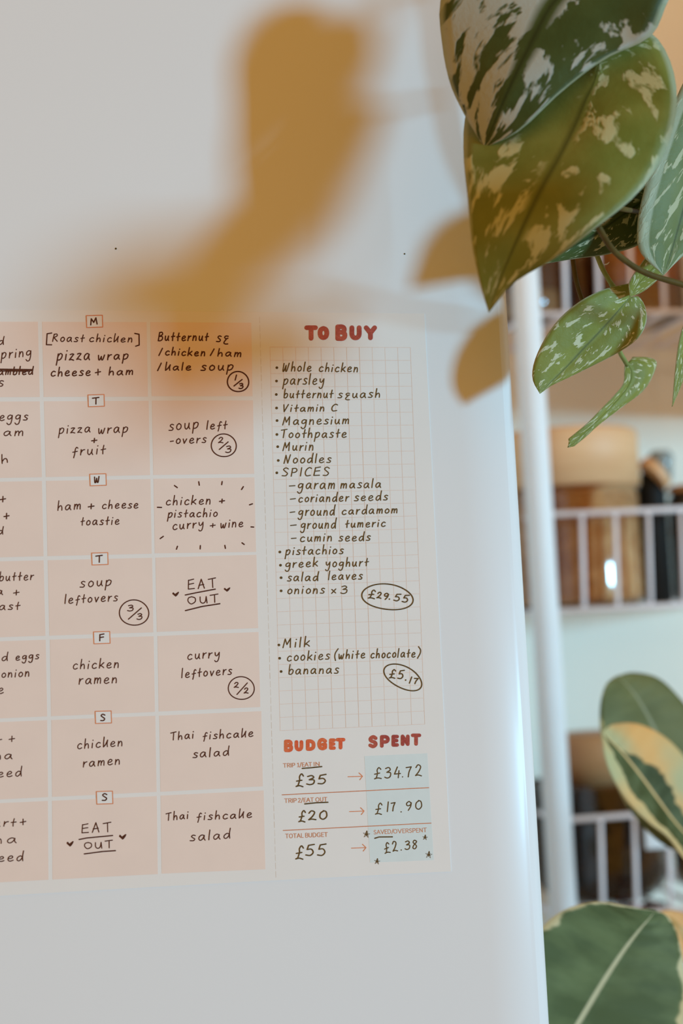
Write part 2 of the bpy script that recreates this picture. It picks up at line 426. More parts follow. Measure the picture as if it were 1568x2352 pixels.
# printed boxes, three columns by seven rows (column one runs out of the frame)
C2 = [((96.9, 739.4), (336.5, 740.2), (339.8, 911.4), (100.8, 912.2)), ((101.3, 922), (341.2, 920.8), (345, 1091.6), (105.6, 1096.1)),
      ((106.2, 1104.6), (345.8, 1100.3), (348.6, 1272), (109.5, 1277.6)), ((110.1, 1286.7), (349.5, 1281.2), (352.3, 1452.5), (113.8, 1460.1)),
      ((114.9, 1469), (353, 1461.2), (356, 1635.2), (117.7, 1645.1)), ((118.2, 1653.6), (356.8, 1643.8), (359.8, 1818.8), (119.9, 1830.3)),
      ((119.9, 1839), (360.2, 1828.2), (362.5, 2007.5), (120.8, 2020))]
C3 = [((345.2, 740.3), (576.8, 741.6), (579.8, 910.5), (348.4, 910.5)), ((349.1, 920.3), (580.9, 919.8), (583.7, 1088.5), (352.2, 1091.3)),
      ((352.8, 1099.8), (584.1, 1096.6), (588, 1267.8), (355.6, 1271.1)), ((357.1, 1280.8), (588.7, 1274.3), (592.8, 1442.8), (360.4, 1451.5)),
      ((361.9, 1460.8), (593.5, 1451.5), (597.8, 1623.9), (364.7, 1634.3)), ((365.8, 1643.6), (600, 1633.2), (603.6, 1806), (368.6, 1818.6)),
      ((369, 1827.2), (605.4, 1815.3), (609.3, 1996.4), (371.2, 2006.5))]
C1 = []
for tl, tr, br, bl in C2:
    dx = 249.0
    st = (tr[1] - tl[1]) / 240; sb = (br[1] - bl[1]) / 240
    C1.append(((tl[0] - dx, tl[1] - st * dx + .3), (tl[0] - 9.5, tl[1] - st * 9), (bl[0] - 9.0, bl[1] - sb * 9), (bl[0] - dx, bl[1] - sb * dx + .3)))
CELLS = {}
for ci, colm in ((1, C1), (2, C2), (3, C3)):
    for ri, q in enumerate(colm):
        CELLS[(ci, ri)] = quad_slab('meal_box', q, TH - .0001, TH + .00004, M['cell'], plan)
# shopping grid: 11 by 29 squares
g_tl, g_tr, g_bl, g_br = Vector((619.6, 797.4)), Vector((941.8, 798.4)), Vector((643.1, 1678)), Vector((975, 1663.1))
def gp(u, v):
    a = g_tl.lerp(g_tr, u); b = g_bl.lerp(g_br, u); p = a.lerp(b, v)
    # measured bow of the left rule (it leans out a little in the middle)
    return (p.x + 0.0, p.y - 2.0 * math.sin(PI * v) * (u * .9 - .3) * 1.0)
S = Strokes(TH + .000015)
for i in range(12): S.line([gp(i / 11, k / 12) for k in range(13)], .95, False)
for j in range(30): S.line([gp(k / 4, j / 29) for k in range(5)], .95, False)
GRID = S.build('shopping_grid', M['gridline'], plan, 'thin peach squared grid printed for the shopping list')
# pale blue panel of the spent column
BLUE = quad_slab('spent_panel', ((836, 1736.5), (980.5, 1730), (995.5, 1975), (849, 1981)), TH - .0001, TH + .00004, M['aqua'], plan); BLUE['label'] = 'pale blue printed column of the amounts spent'
# tear-off line
S = Strokes(TH + .000015)
y = 728.0
while y < 2015:
    t = (y - 720) / 1300; x = 595.5 + 38 * t; S.line([(x, y), (x + .45, y + 14)], .7, False); y += 19
S.build('perforation', M['perf'], plan, 'dashed tear-off line')

# ---- single-stroke hand: x-height 1, ascenders to about 1.9
G = {
 'a': (1.0, [[(.82, .85), (.5, 1), (.15, .72), (.08, .3), (.3, .02), (.62, .25), (.84, .88)], [(.84, .88), (.82, .35), (1.0, .0)]]),
 'b': (.85, [[(.12, 1.9), (.08, .9), (.12, .05)], [(.12, .55), (.42, .98), (.8, .75), (.72, .2), (.38, -.02), (.12, .1)]]),
 'c': (.85, [[(.8, .85), (.5, 1), (.15, .65), (.15, .2), (.45, -.02), (.85, .15)]]),
 'd': (.95, [[(.8, .82), (.5, .98), (.14, .65), (.1, .2), (.38, 0), (.7, .35), (.86, .95)], [(.9, 1.95), (.84, .9), (.93, .0)]]),
 'e': (.88, [[(.12, .48), (.55, .52), (.78, .8), (.5, 1.02), (.16, .7), (.14, .2), (.45, -.02), (.88, .15)]]),
 'f': (.75, [[(.8, 1.35), (.58, 1.5), (.42, 1.1), (.38, .2), (.28, -.45)], [(.08, .62), (.75, .74)]]),
 'g': (.95, [[(.84, .88), (.5, 1.02), (.15, .75), (.16, .35), (.45, .25), (.75, .5), (.88, .95)], [(.88, .95), (.86, 0), (.7, -.65), (.35, -.78), (.08, -.5)]]),
 'h': (.85, [[(.14, 1.9), (.1, .9), (.1, 0)], [(.1, .35), (.35, .82), (.6, .88), (.74, .5), (.76, 0)]]),
 'i': (.28, [[(.15, .9), (.12, 0)], [(.2, 1.42), (.21, 1.48)]]),
 'j': (.4, [[(.2, .9), (.2, -.5), (-.1, -.7)], [(.2, 1.4), (.21, 1.45)]]),
 'k': (.85, [[(.14, 1.9), (.1, .9), (.08, 0)], [(.78, 1.05), (.45, .7), (.14, .42)], [(.14, .42), (.5, .38), (.85, .05)]]),
 'K': (.85, [[(.12, 1.95), (.08, .9), (.1, 0)], [(.1, .0), (.45, .45), (.78, 1.3)], [(.78, 1.3), (.72, .6), (.80, .0)]]),
 'l': (.25, [[(.14, 1.85), (.1, .9), (.1, 0)]]),
 'm': (1.15, [[(.12, 1), (.08, 0)], [(.1, .45), (.34, .95), (.54, .85), (.56, .05)], [(.56, .45), (.8, .95), (1.02, .85), (1.06, 0)]]),
 'n': (.85, [[(.12, 1), (.08, 0)], [(.1, .4), (.38, .93), (.64, .88), (.74, .4), (.74, 0)]]),
 'o': (.82, [[(.5, 1), (.18, .8), (.1, .3), (.38, 0), (.75, .25), (.76, .75), (.42, 1.02)]]),
 'p': (.88, [[(.14, 1), (.1, 0), (.04, -.8)], [(.14, .6), (.45, 1.05), (.84, .85), (.72, .25), (.35, .0), (.12, .12)]]),
 'q': (.85, [[(.78, .95), (.4, 1), (.18, .75), (.5, .5), (.78, .62)], [(.6, .55), (.3, .1), (.2, -.25), (.5, -.42), (.88, -.4)]]),
 'r': (.62, [[(.12, 1), (.1, 0)], [(.12, .4), (.34, .85), (.66, .97)]]),
 's': (.72, [[(.74, .92), (.45, 1.04), (.2, .82), (.42, .55), (.7, .32), (.52, .03), (.05, .06)]]),
 't': (.7, [[(.42, 1.6), (.34, .8), (.38, 0)], [(.06, .78), (.74, .9)]]),
 'u': (.9, [[(.1, .95), (.12, .3), (.36, 0), (.64, .35), (.76, .95)], [(.76, .95), (.74, .35), (.9, 0)]]),
 'v': (.75, [[(.06, .95), (.34, .0)], [(.34, 0), (.72, .95)]]),
 'w': (1.1, [[(.06, .95), (.16, .1), (.34, .02), (.56, .7)], [(.56, .7), (.64, .08), (.84, .02), (1.06, .98)]]),
 'x': (.7, [[(.05, .8), (.68, .05)], [(.65, .85), (.08, .02)]]),
 'y': (.9, [[(.1, .98), (.2, .45), (.5, .38), (.82, .9)], [(.84, .98), (.84, .1), (.66, -.65), (.32, -.78), (.12, -.55)]]),
 'z': (.78, [[(.1, .88), (.42, .98), (.68, .92)], [(.68, .92), (.06, .05)], [(.06, .05), (.4, .1), (.78, -.02)]]),
 '+': (.85, [[(.05, .42), (.82, .52)], [(.48, .95), (.4, .02)]]),
 '-': (.6, [[(.0, .45), (.56, .52)]]),
 '.': (.2, [[(.1, .0), (.11, .06)]]),
 '/': (.3, [[(.32, 1.8), (.0, .0)]]),
 '[': (.5, [[(.55, 2.0), (.12, 1.9)], [(.12, 1.9), (.02, .0)], [(.02, .0), (.5, -.05)]]),
 ']': (.5, [[(.0, 2.05), (.5, 1.9)], [(.5, 1.9), (.52, .1)], [(.52, .1), (.1, -.1)]]),
 '(': (.4, [[(.45, 2.1), (.12, 1.3), (.05, .5), (.18, -.3)]]),
 ')': (.45, [[(.1, 2.1), (.42, 1.4), (.4, .6), (.05, -.4)]]),
 'A': (1.15, [[(.05, 0), (.6, 1.75)], [(.6, 1.75), (.95, 0)], [(.2, .62), (.9, .72)]]),
 'B': (1.0, [[(.12, 1.7), (.05, 0)], [(.1, 1.65), (.6, 1.75), (.8, 1.3), (.2, .9)], [(.2, .9), (.8, .85), (.9, .35), (.55, .02), (.05, .02)]]),
 'C': (1.0, [[(.95, 1.55), (.6, 1.75), (.18, 1.3), (.05, .6), (.3, .05), (.9, .15)]]),
 'E': (.95, [[(.9, 1.75), (.15, 1.6)], [(.15, 1.65), (.02, .05)], [(.08, .9), (.85, 1.0)], [(.02, .05), (.9, .08)]]),
 'F': (.95, [[(.9, 1.75), (.15, 1.6)], [(.15, 1.65), (.08, .0)], [(.1, .85), (.8, .95)]]),
 'I': (.3, [[(.14, 1.7), (.1, 0)]]),
 'M': (1.35, [[(.25, 1.6), (.02, 0)], [(.25, 1.6), (.6, .55)], [(.6, .55), (1.08, 1.65)], [(1.08, 1.65), (1.15, 0)]]),
 'N': (1.1, [[(.22, 1.6), (.02, 0)], [(.22, 1.6), (.68, .05)], [(.68, .05), (1.0, 1.7)]]),
 'O': (1.1, [[(.6, 1.5), (.15, 1.3), (.05, .6), (.45, 0), (1.0, .45), (1.0, 1.2), (.55, 1.5)]]),
 'P': (.95, [[(.15, 1.7), (.08, 0)], [(.1, 1.65), (.65, 1.7), (.88, 1.25), (.6, .85), (.1, .8)]]),
 'R': (1.0, [[(.15, 1.7), (.05, 0)], [(.12, 1.6), (.6, 1.75), (.78, 1.35), (.2, .9)], [(.2, .9), (.95, .05)]]),
 'S': (.95, [[(.9, 1.5), (.5, 1.75), (.15, 1.4), (.5, .95), (.85, .55), (.6, .08), (.05, .1)]]),
 'T': (1.05, [[(.0, 1.55), (1.05, 1.72)], [(.58, 1.62), (.55, 0)]]),
 'U': (1.05, [[(.1, 1.35), (.1, .4), (.4, 0), (.75, .3), (.92, 1.35)], [(.92, 1.35), (.98, 0)]]),
 'V': (.95, [[(.08, 1.7), (.3, 0)], [(.3, 0), (.95, 1.75)]]),
 'W': (1.3, [[(.12, 1.6), (.1, .1), (.3, .0), (.62, 1.2)], [(.62, 1.2), (.66, .1), (.9, .05), (1.2, 1.65)]]),
 '0': (.95, [[(.55, 1.6), (.15, 1.2), (.1, .4), (.5, 0), (.92, .5), (.85, 1.4), (.5, 1.65)]]),
 '1': (.35, [[(.25, 1.75), (.1, 0)]]),
 '2': (.95, [[(.1, 1.3), (.4, 1.7), (.8, 1.4), (.55, .7), (.08, .1)], [(.08, .1), (.45, .18), (.95, .02)]]),
 '3': (.9, [[(.1, 1.6), (.55, 1.75), (.8, 1.35), (.3, .95)], [(.3, .95), (.85, .85), (.8, .2), (.4, -.02), (.02, .15)]]),
 '4': (.95, [[(.45, 1.7), (.05, .6)], [(.05, .6), (.92, .65)], [(.7, 1.1), (.62, 0)]]),
 '5': (.95, [[(.9, 1.75), (.25, 1.6)], [(.25, 1.6), (.12, .95)], [(.12, .95), (.6, 1.0), (.85, .5), (.55, .02), (.02, .08)]]),
 '7': (.95, [[(.05, 1.5), (.8, 1.6)], [(.8, 1.6), (.5, .8), (.4, 0)]]),
 '8': (.85, [[(.8, 1.5), (.4, 1.75), (.15, 1.35), (.5, .95), (.8, .5), (.5, 0), (.12, .25), (.35, .85), (.75, 1.3), (.75, 1.55)]]),
 '9': (.9, [[(.8, 1.3), (.5, 1.7), (.12, 1.35), (.25, .9), (.65, 1.0), (.82, 1.4)], [(.82, 1.4), (.7, .7), (.35, 0)]]),
 '£': (1.05, [[(.9, 1.5), (.6, 1.8), (.35, 1.4), (.42, .9), (.28, .15)], [(.0, .75), (.75, .9)], [(.28, .15), (.02, .0)], [(.05, .02), (.5, .12), (1.0, .0)]]),
}
GP = {   # upright printed capitals, cap height 1
 'T': (.62, [[(0, 1), (.62, 1)], [(.31, 1), (.31, 0)]]), 'R': (.58, [[(.06, 0), (.06, 1)], [(.06, 1), (.4, 1), (.52, .88), (.52, .64), (.4, .5), (.06, .5)], [(.28, .5), (.58, 0)]]),
 'I': (.12, [[(.06, 0), (.06, 1)]]), 'P': (.56, [[(.06, 0), (.06, 1)], [(.06, 1), (.38, 1), (.54, .85), (.54, .6), (.38, .45), (.06, .45)]]),
 '1': (.45, [[(.08, .82), (.28, 1)], [(.28, 1), (.28, 0)], [(.08, 0), (.46, 0)]]), '2': (.52, [[(.04, .82), (.15, .98), (.4, .98), (.48, .78), (.35, .45), (.03, .02)], [(.03, 0), (.52, 0)]]),
 '/': (.4, [[(.38, 1.08), (.02, -.12)]]), 'E': (.5, [[(.5, 1), (.06, 1)], [(.06, 1), (.06, 0)], [(.06, 0), (.5, 0)], [(.06, .52), (.44, .52)]]),
 'A': (.74, [[(0, 0), (.37, 1)], [(.37, 1), (.74, 0)], [(.13, .34), (.61, .34)]]), 'N': (.66, [[(.06, 0), (.06, 1)], [(.06, 1), (.6, 0)], [(.6, 0), (.6, 1)]]),
 'O': (.8, [[(.4, 1), (.14, .86), (.05, .5), (.14, .14), (.4, 0), (.66, .14), (.75, .5), (.66, .86), (.4, 1)]]), 'U': (.66, [[(.06, 1), (.06, .35), (.16, .08), (.33, 0), (.5, .08), (.6, .35), (.6, 1)]]),
 'L': (.46, [[(.06, 1), (.06, 0)], [(.06, 0), (.48, 0)]]), 'B': (.56, [[(.06, 0), (.06, 1)], [(.06, 1), (.36, 1), (.5, .88), (.5, .66), (.36, .54), (.06, .54)], [(.36, .54), (.54, .42), (.54, .14), (.38, 0), (.06, 0)]]),
 'D': (.7, [[(.06, 0), (.06, 1)], [(.06, 1), (.35, 1), (.6, .82), (.66, .5), (.6, .18), (.35, 0), (.06, 0)]]),
 'G': (.74, [[(.68, .84), (.42, 1), (.16, .88), (.05, .5), (.16, .12), (.42, 0), (.68, .12)], [(.68, .12), (.68, .46)], [(.68, .46), (.44, .46)]]),
 'S': (.52, [[(.48, .86), (.28, 1), (.06, .82), (.1, .6), (.42, .42), (.48, .2), (.28, 0), (.03, .12)]]), 'V': (.7, [[(0, 1), (.35, 0)], [(.35, 0), (.7, 1)]]),
 'Y': (.64, [[(0, 1), (.32, .48)], [(.64, 1), (.32, .48)], [(.32, .48), (.32, 0)]]),
}
CR = {'A': (0, 690, 4.612), 'B': (330, 690, 4.612), 'C': (600, 690, 3.92), 'D': (0, 1180, 4.612), 'E': (330, 1180, 4.612),
      'F': (600, 1230, 3.484), 'G': (600, 1640, 3.409), 'H': (0, 1620, 4.612), 'I': (330, 1600, 4.612)}
def cx_(c, x, y):
    ox, oy, s = CR[c]; return (ox + x / s, oy + y / s)
def write(S, crop, text, x0, y0, x1, y1, xh, w=2.5, slant=.14, gap=.46, glyphs=G, jit=.03):
    """words between two points of a baseline; xh is the x-height, all in the study crop's pixels"""
    ox, oy, s = CR[crop]
    p0 = Vector((ox + x0 / s, oy + y0 / s)); p1 = Vector((ox + x1 / s, oy + y1 / s)); h = xh / s
    adv = 0; lay = []; s_ = w
    for ch in text:
        if ch == ' ': adv += .95; continue
        wd, st = glyphs[ch]; lay.append((adv, st)); adv += wd + gap
    adv -= gap
    ex = (p1 - p0) / adv; d = (p1 - p0).normalized(); up = Vector((d.y, -d.x)) * h
    for off, st in lay:
        jx, jy, js = random.uniform(-jit, jit), random.uniform(-jit, jit), 1 + random.uniform(-jit, jit) * 1.5
        for k in st:
            pts = []
            for gx, gy in k:
                q = p0 + ex * (off + gx + jx) + up * ((gy + jy) * js) + d * (gy * slant * h)
                pts.append((q.x, q.y))
            S.line(pts, w, len(pts) > 2)
def L(S, crop, *pts, w=2.6, smooth=False):
    S.line([cx_(crop, *p) for p in pts], w, smooth)
def ring(S, crop, cx, cy, rx, ry, rot=0, w=2.6, wob=.02):
    """hand-drawn ring whose ends overlap"""
    pts = []
    for k in range(27):
        t = -1.0 + 2 * PI * k / 25; r = 1 + wob * math.sin(2 * t + 1) + wob * .6 * math.sin(3 * t)
        x, y = rx * r * math.cos(t), ry * r * math.sin(t)
        pts.append(cx_(crop, cx + x * math.cos(rot) - y * math.sin(rot), cy + x * math.sin(rot) + y * math.cos(rot)))
    S.line(pts, w, True)
def note(cell, label, mat='ink_cell', name='handwriting'):
    """decorator-free builder: returns the stroke set and its closing call"""
    S = Strokes(); return S, (lambda: S.build(name, M[mat], cell, label))

IC = 'ink_cell'
# day tags on the middle column
TAGS = [('M', 'A', 914, 160, 1088, 288, 960, 262, 1040, 250, 40), ('T', 'A', 932, 999, 1106, 1126, 980, 1100, 1048, 1098, 40), ('W', 'A', 951, 1838, 1126, 1963, 1000, 1930, 1057, 1925, 36),
        ('T', 'D', 971, 413, 1145, 541, 1016, 515, 1084, 513, 42), ('F', 'D', 991, 1248, 1166, 1376, 1052, 1346, 1106, 1343, 40),
        ('S', 'H', 1008, 60, 1181, 190, 1064, 165, 1114, 163, 40), ('S', 'H', 1021, 909, 1195, 1044, 1080, 1010, 1136, 1007, 42)]
SK = [(0, 5), (0, 3), (0, 0), (4, 2), (4, 2), (4, 2), (4, 2)]
for (ch, c, xa, ya, xb, yb, *wr) in TAGS:
    tl = cx_(c, xa, ya + 4); tr = cx_(c, xb - 4, ya - 1); br = cx_(c, xb, yb - 4); bl = cx_(c, xa + 5, yb + 2)
    t = quad_slab('day_tag', (tl, tr, br, bl), TH - .0001, TH + .00007, M['paper'], plan)
    t['label'] = 'small orange-framed day box marked ' + ch
    S = Strokes(TH + .0001); S.line([tl, tr], 2.1, False); S.line([tr, br], 2.1, False); S.line([br, bl], 2.1, False); S.line([bl, tl], 2.1, False)
    S.build('tag_frame', M['tagline'], t, 'orange frame')
    S = Strokes(INK + .00004); write(S, c, ch, wr[0], wr[1], wr[2], wr[3], wr[4] * 1.0, 2.9, .02, jit=0); S.build('day_letter', M[IC], t, 'black letter ' + ch)

def txt(key, label, items, extra=None, mat=IC, parent=None):
    S = Strokes()
    for it in items: write(S, *it)
    if extra: extra(S)
    S.build('handwriting', M[mat], parent or CELLS[key], label)
# column two
txt((2, 0), 'black handwriting "[Roast chicken] pizza wrap cheese + ham"', [('A', '[', 493, 472, 550, 470, 62, 2.9, .0), ('A', 'Roast', 556, 435, 885, 440, 46), ('A', 'chicKen', 942, 438, 1398, 444, 44), ('A', ']', 1425, 480, 1470, 480, 62, 2.9, .0),
    ('A', 'pizza', 600, 635, 948, 630, 66, 2.9), ('A', 'wrap', 1036, 632, 1352, 622, 52, 2.9), ('A', 'cheese', 535, 805, 955, 795, 50, 2.9), ('A', '+', 1010, 795, 1070, 790, 62, 2.9, .0), ('A', 'ham', 1148, 792, 1405, 788, 44, 2.9)])
txt((2, 1), 'black handwriting "pizza wrap + fruit"', [('A', 'pizza', 622, 1412, 955, 1395, 56), ('A', 'wrap', 1036, 1412, 1350, 1398, 56), ('A', '+', 970, 1508, 1030, 1506, 48, 2.9, 0), ('A', 'fruit', 762, 1643, 1112, 1625, 58)])
txt((2, 2), 'black handwriting "ham + cheese toastie"', [('A', 'ham', 606, 2226, 852, 2212, 52), ('A', '+', 932, 2212, 998, 2208, 56, 2.9, 0), ('A', 'cheese', 1078, 2206, 1460, 2200, 48)])
S_ = None
txt((2, 2), 'black handwriting "toastie"', [('D', 'toastie', 850, 124, 1258, 112, 50)])
txt((2, 3), 'black handwriting "soup leftovers" and a ringed 3/3', [('D', 'soup', 846, 780, 1176, 758, 58), ('D', 'leftovers', 682, 952, 1240, 922, 52), ('D', '3', 1350, 1030, 1410, 1028, 34), ('D', '3', 1450, 1120, 1503, 1118, 34)],
    lambda S: (ring(S, 'D', 1420, 1048, 153, 136), L(S, 'D', (1497, 998), (1360, 1117))))
txt((2, 4), 'black handwriting "chicken ramen" beside the F tag', [('D', 'chicken', 768, 1645, 1255, 1630, 54), ('D', 'ramen', 832, 1808, 1238, 1790, 58)])
txt((2, 5), 'black handwriting "chicken ramen" below the first S tag', [('H', 'chicKen', 815, 462, 1296, 428, 52), ('H', 'ramen', 876, 652, 1270, 622, 54)])
def heart(S, c, x, y, w, h):
    S.poly([cx_(c, x + w * a, y + h * b) for a, b in ((0, .42), (-.25, .15), (-.5, -.1), (-.46, -.38), (-.3, -.42), (-.08, -.1), (.12, -.3), (.42, -.55), (.55, -.48), (.42, -.1), (.2, .25))])
txt((2, 6), 'black handwriting "EAT OUT" underlined between two hearts', [('H', 'EAT', 866, 1352, 1180, 1336, 56, 2.5, 0), ('H', 'OUT', 894, 1520, 1195, 1508, 46, 2.5, 0)],
    lambda S: (L(S, 'H', (838, 1420), (920, 1404), (1192, 1378), w=2.9), L(S, 'H', (893, 1573), (1080, 1548), (1222, 1538), w=2.9), heart(S, 'H', 742, 1470, 72, 62), heart(S, 'H', 1298, 1396, 74, 62)))
# column three
txt((3, 0), 'black handwriting "Butternut sq / chicken / ham / kale soup" and a ringed 1/3', [('B', 'Butternut', 150, 428, 678, 426, 50, 2.9), ('B', 'sq', 765, 440, 890, 440, 62, 2.9),
    ('B', '/', 158, 585, 190, 582, 40, 2.9), ('B', 'chicken', 222, 580, 645, 590, 44, 2.9), ('B', '/', 706, 585, 738, 583, 38, 2.9), ('B', 'ham', 778, 590, 1028, 598, 42, 2.9),
    ('B', '/', 148, 745, 180, 742, 44, 2.9), ('B', 'Kale', 225, 742, 498, 738, 44, 2.9), ('B', 'soup', 602, 745, 940, 738, 52, 2.9), ('B', '1', 962, 845, 978, 845, 30, 2.9), ('B', '3', 1005, 936, 1048, 934, 30, 2.9)],
    lambda S: (ring(S, 'B', 998, 862, 111, 108, w=3.0), L(S, 'B', (1040, 840), (955, 908), w=2.9)))
txt((3, 1), 'black handwriting "soup left-overs" and a ringed 2/3', [('B', 'soup', 262, 1380, 575, 1355, 62), ('B', 'left', 664, 1366, 876, 1360, 50), ('B', '-overs', 278, 1518, 655, 1508, 50), ('B', '2', 786, 1512, 838, 1510, 36), ('B', '3', 866, 1612, 922, 1610, 38)],
    lambda S: (ring(S, 'B', 847, 1537, 130, 122), L(S, 'B', (893, 1500), (800, 1580))))
def rays3(S):
    for a in (('B', (325, 1962), (355, 1984)), ('B', (582, 1922), (588, 1958)), ('B', (830, 1920), (825, 1952)), ('B', (1054, 1974), (1035, 2004)), ('B', (1120, 2166), (1150, 2156)), ('B', (146, 2192), (188, 2194)),
              ('E', (1135, 140), (1163, 142)), ('E', (207, 240), (174, 264)), ('E', (357, 345), (346, 376)), ('E', (599, 338), (597, 373)), ('E', (858, 336), (864, 367)), ('E', (1040, 309), (1063, 326))):
        L(S, a[0], a[1], a[2], w=3.0)
txt((3, 2), 'black handwriting "Chicken + pistachio curry + wine" inside short ray marks', [('B', 'chicken', 232, 2168, 705, 2160, 52), ('B', '+', 800, 2148, 858, 2144, 44, 2.9, 0), ('B', 'pistachio', 252, 2300, 775, 2290, 48),
    ('E', 'curry', 302, 172, 630, 140, 52), ('E', '+', 700, 146, 758, 142, 42, 2.5, 0), ('E', 'wine', 810, 150, 1048, 138, 50)], rays3)
txt((3, 3), 'black handwriting "EAT OUT" underlined between two hearts', [('E', 'EAT', 470, 802, 765, 778, 58, 2.5, 0), ('E', 'OUT', 468, 958, 792, 936, 50, 2.5, 0)],
    lambda S: (L(S, 'E', (440, 861), (560, 836), (757, 799), w=2.9), L(S, 'E', (442, 1026), (620, 982), (805, 953), w=3.0), heart(S, 'E', 337, 856, 68, 54), heart(S, 'E', 881, 806, 66, 48)))
txt((3, 4), 'black handwriting "curry leftovers" and a ringed 2/2', [('E', 'curry', 460, 1545, 800, 1520, 56), ('E', 'leftovers', 398, 1738, 928, 1700, 52), ('E', '2', 952, 1842, 1000, 1840, 32), ('E', '2', 1060, 1902, 1106, 1900, 32)],
    lambda S: (ring(S, 'E', 1032, 1847, 135, 122), L(S, 'E', (1096, 1792), (986, 1914))))
txt((3, 5), 'black handwriting "Thai fishcake salad" upper', [('I', 'Thai', 282, 462, 525, 440, 46), ('I', 'fishcaKe', 622, 452, 1155, 422, 48), ('I', 'salad', 516, 648, 898, 622, 52)])
txt((3, 6), 'black handwriting "Thai fishcake salad" lowest', [('I', 'Thai', 234, 1312, 468, 1290, 46), ('I', 'fishcaKe', 558, 1308, 1140, 1280, 48), ('I', 'salad', 488, 1528, 912, 1500, 56)])
# column one, only the line ends are in view
txt((1, 0), 'black handwriting at the frame edge, one word crossed out', [('A', 'd', -25, 470, 36, 468, 44), ('A', 'spring', -55, 622, 330, 592, 58), ('A', 'scrambled', -190, 790, 345, 786, 44, 2.9), ('A', 's', -25, 914, 30, 912, 56)],
    lambda S: (L(S, 'A', (-190, 740), (0, 733), (345, 738), w=4.2), L(S, 'A', (-190, 752), (100, 750), (300, 752), w=2.6)))
txt((1, 1), 'black handwriting "eggs ham" at the frame edge', [('A', 'eggs', -10, 1275, 290, 1268, 54), ('A', 'ham', -75, 1440, 248, 1432, 50), ('A', 'h', 15, 1730, 86, 1715, 50)])
txt((1, 2), 'black handwriting with two plus signs at the frame edge', [('A', '+', 0, 2138, 64, 2134, 60, 2.9, 0), ('A', '+', 40, 2318, 100, 2314, 60, 2.9, 0)])
txt((1, 2), 'black handwriting letter d at the frame edge', [('D', 'd', -25, 220, 32, 218, 42)])
txt((1, 3), 'black handwriting "butter + toast" at the frame edge', [('D', 'butter', -8, 712, 350, 700, 50), ('D', 'a', -40, 862, 28, 858, 46), ('D', '+', 140, 862, 205, 858, 54, 2.5, 0), ('D', 'toast', -170, 1022, 205, 1015, 50)])
txt((1, 4), 'black handwriting "eggs onion" at the frame edge', [('D', 'ed', -70, 1562, 80, 1556, 46), ('D', 'eggs', 165, 1552, 410, 1535, 44), ('D', 'onion', 15, 1735, 310, 1722, 48), ('D', 'e', -20, 1905, 36, 1900, 54)])
txt((1, 5), 'black handwriting ending in "seed" at the frame edge, upper', [('H', '-', -20, 385, 22, 380, 40), ('H', '+', 95, 388, 160, 384, 62, 2.5, 0), ('H', 'na', -60, 572, 130, 566, 50), ('H', 'seed', -110, 765, 228, 748, 52)])
txt((1, 6), 'black handwriting ending in "seed" at the frame edge, lowest', [('H', 'urt', -70, 1282, 165, 1280, 50), ('H', '+', 212, 1268, 278, 1262, 62, 2.5, 0), ('H', 'na', -60, 1465, 172, 1456, 52), ('H', 'seed', -110, 1655, 245, 1645, 52)])

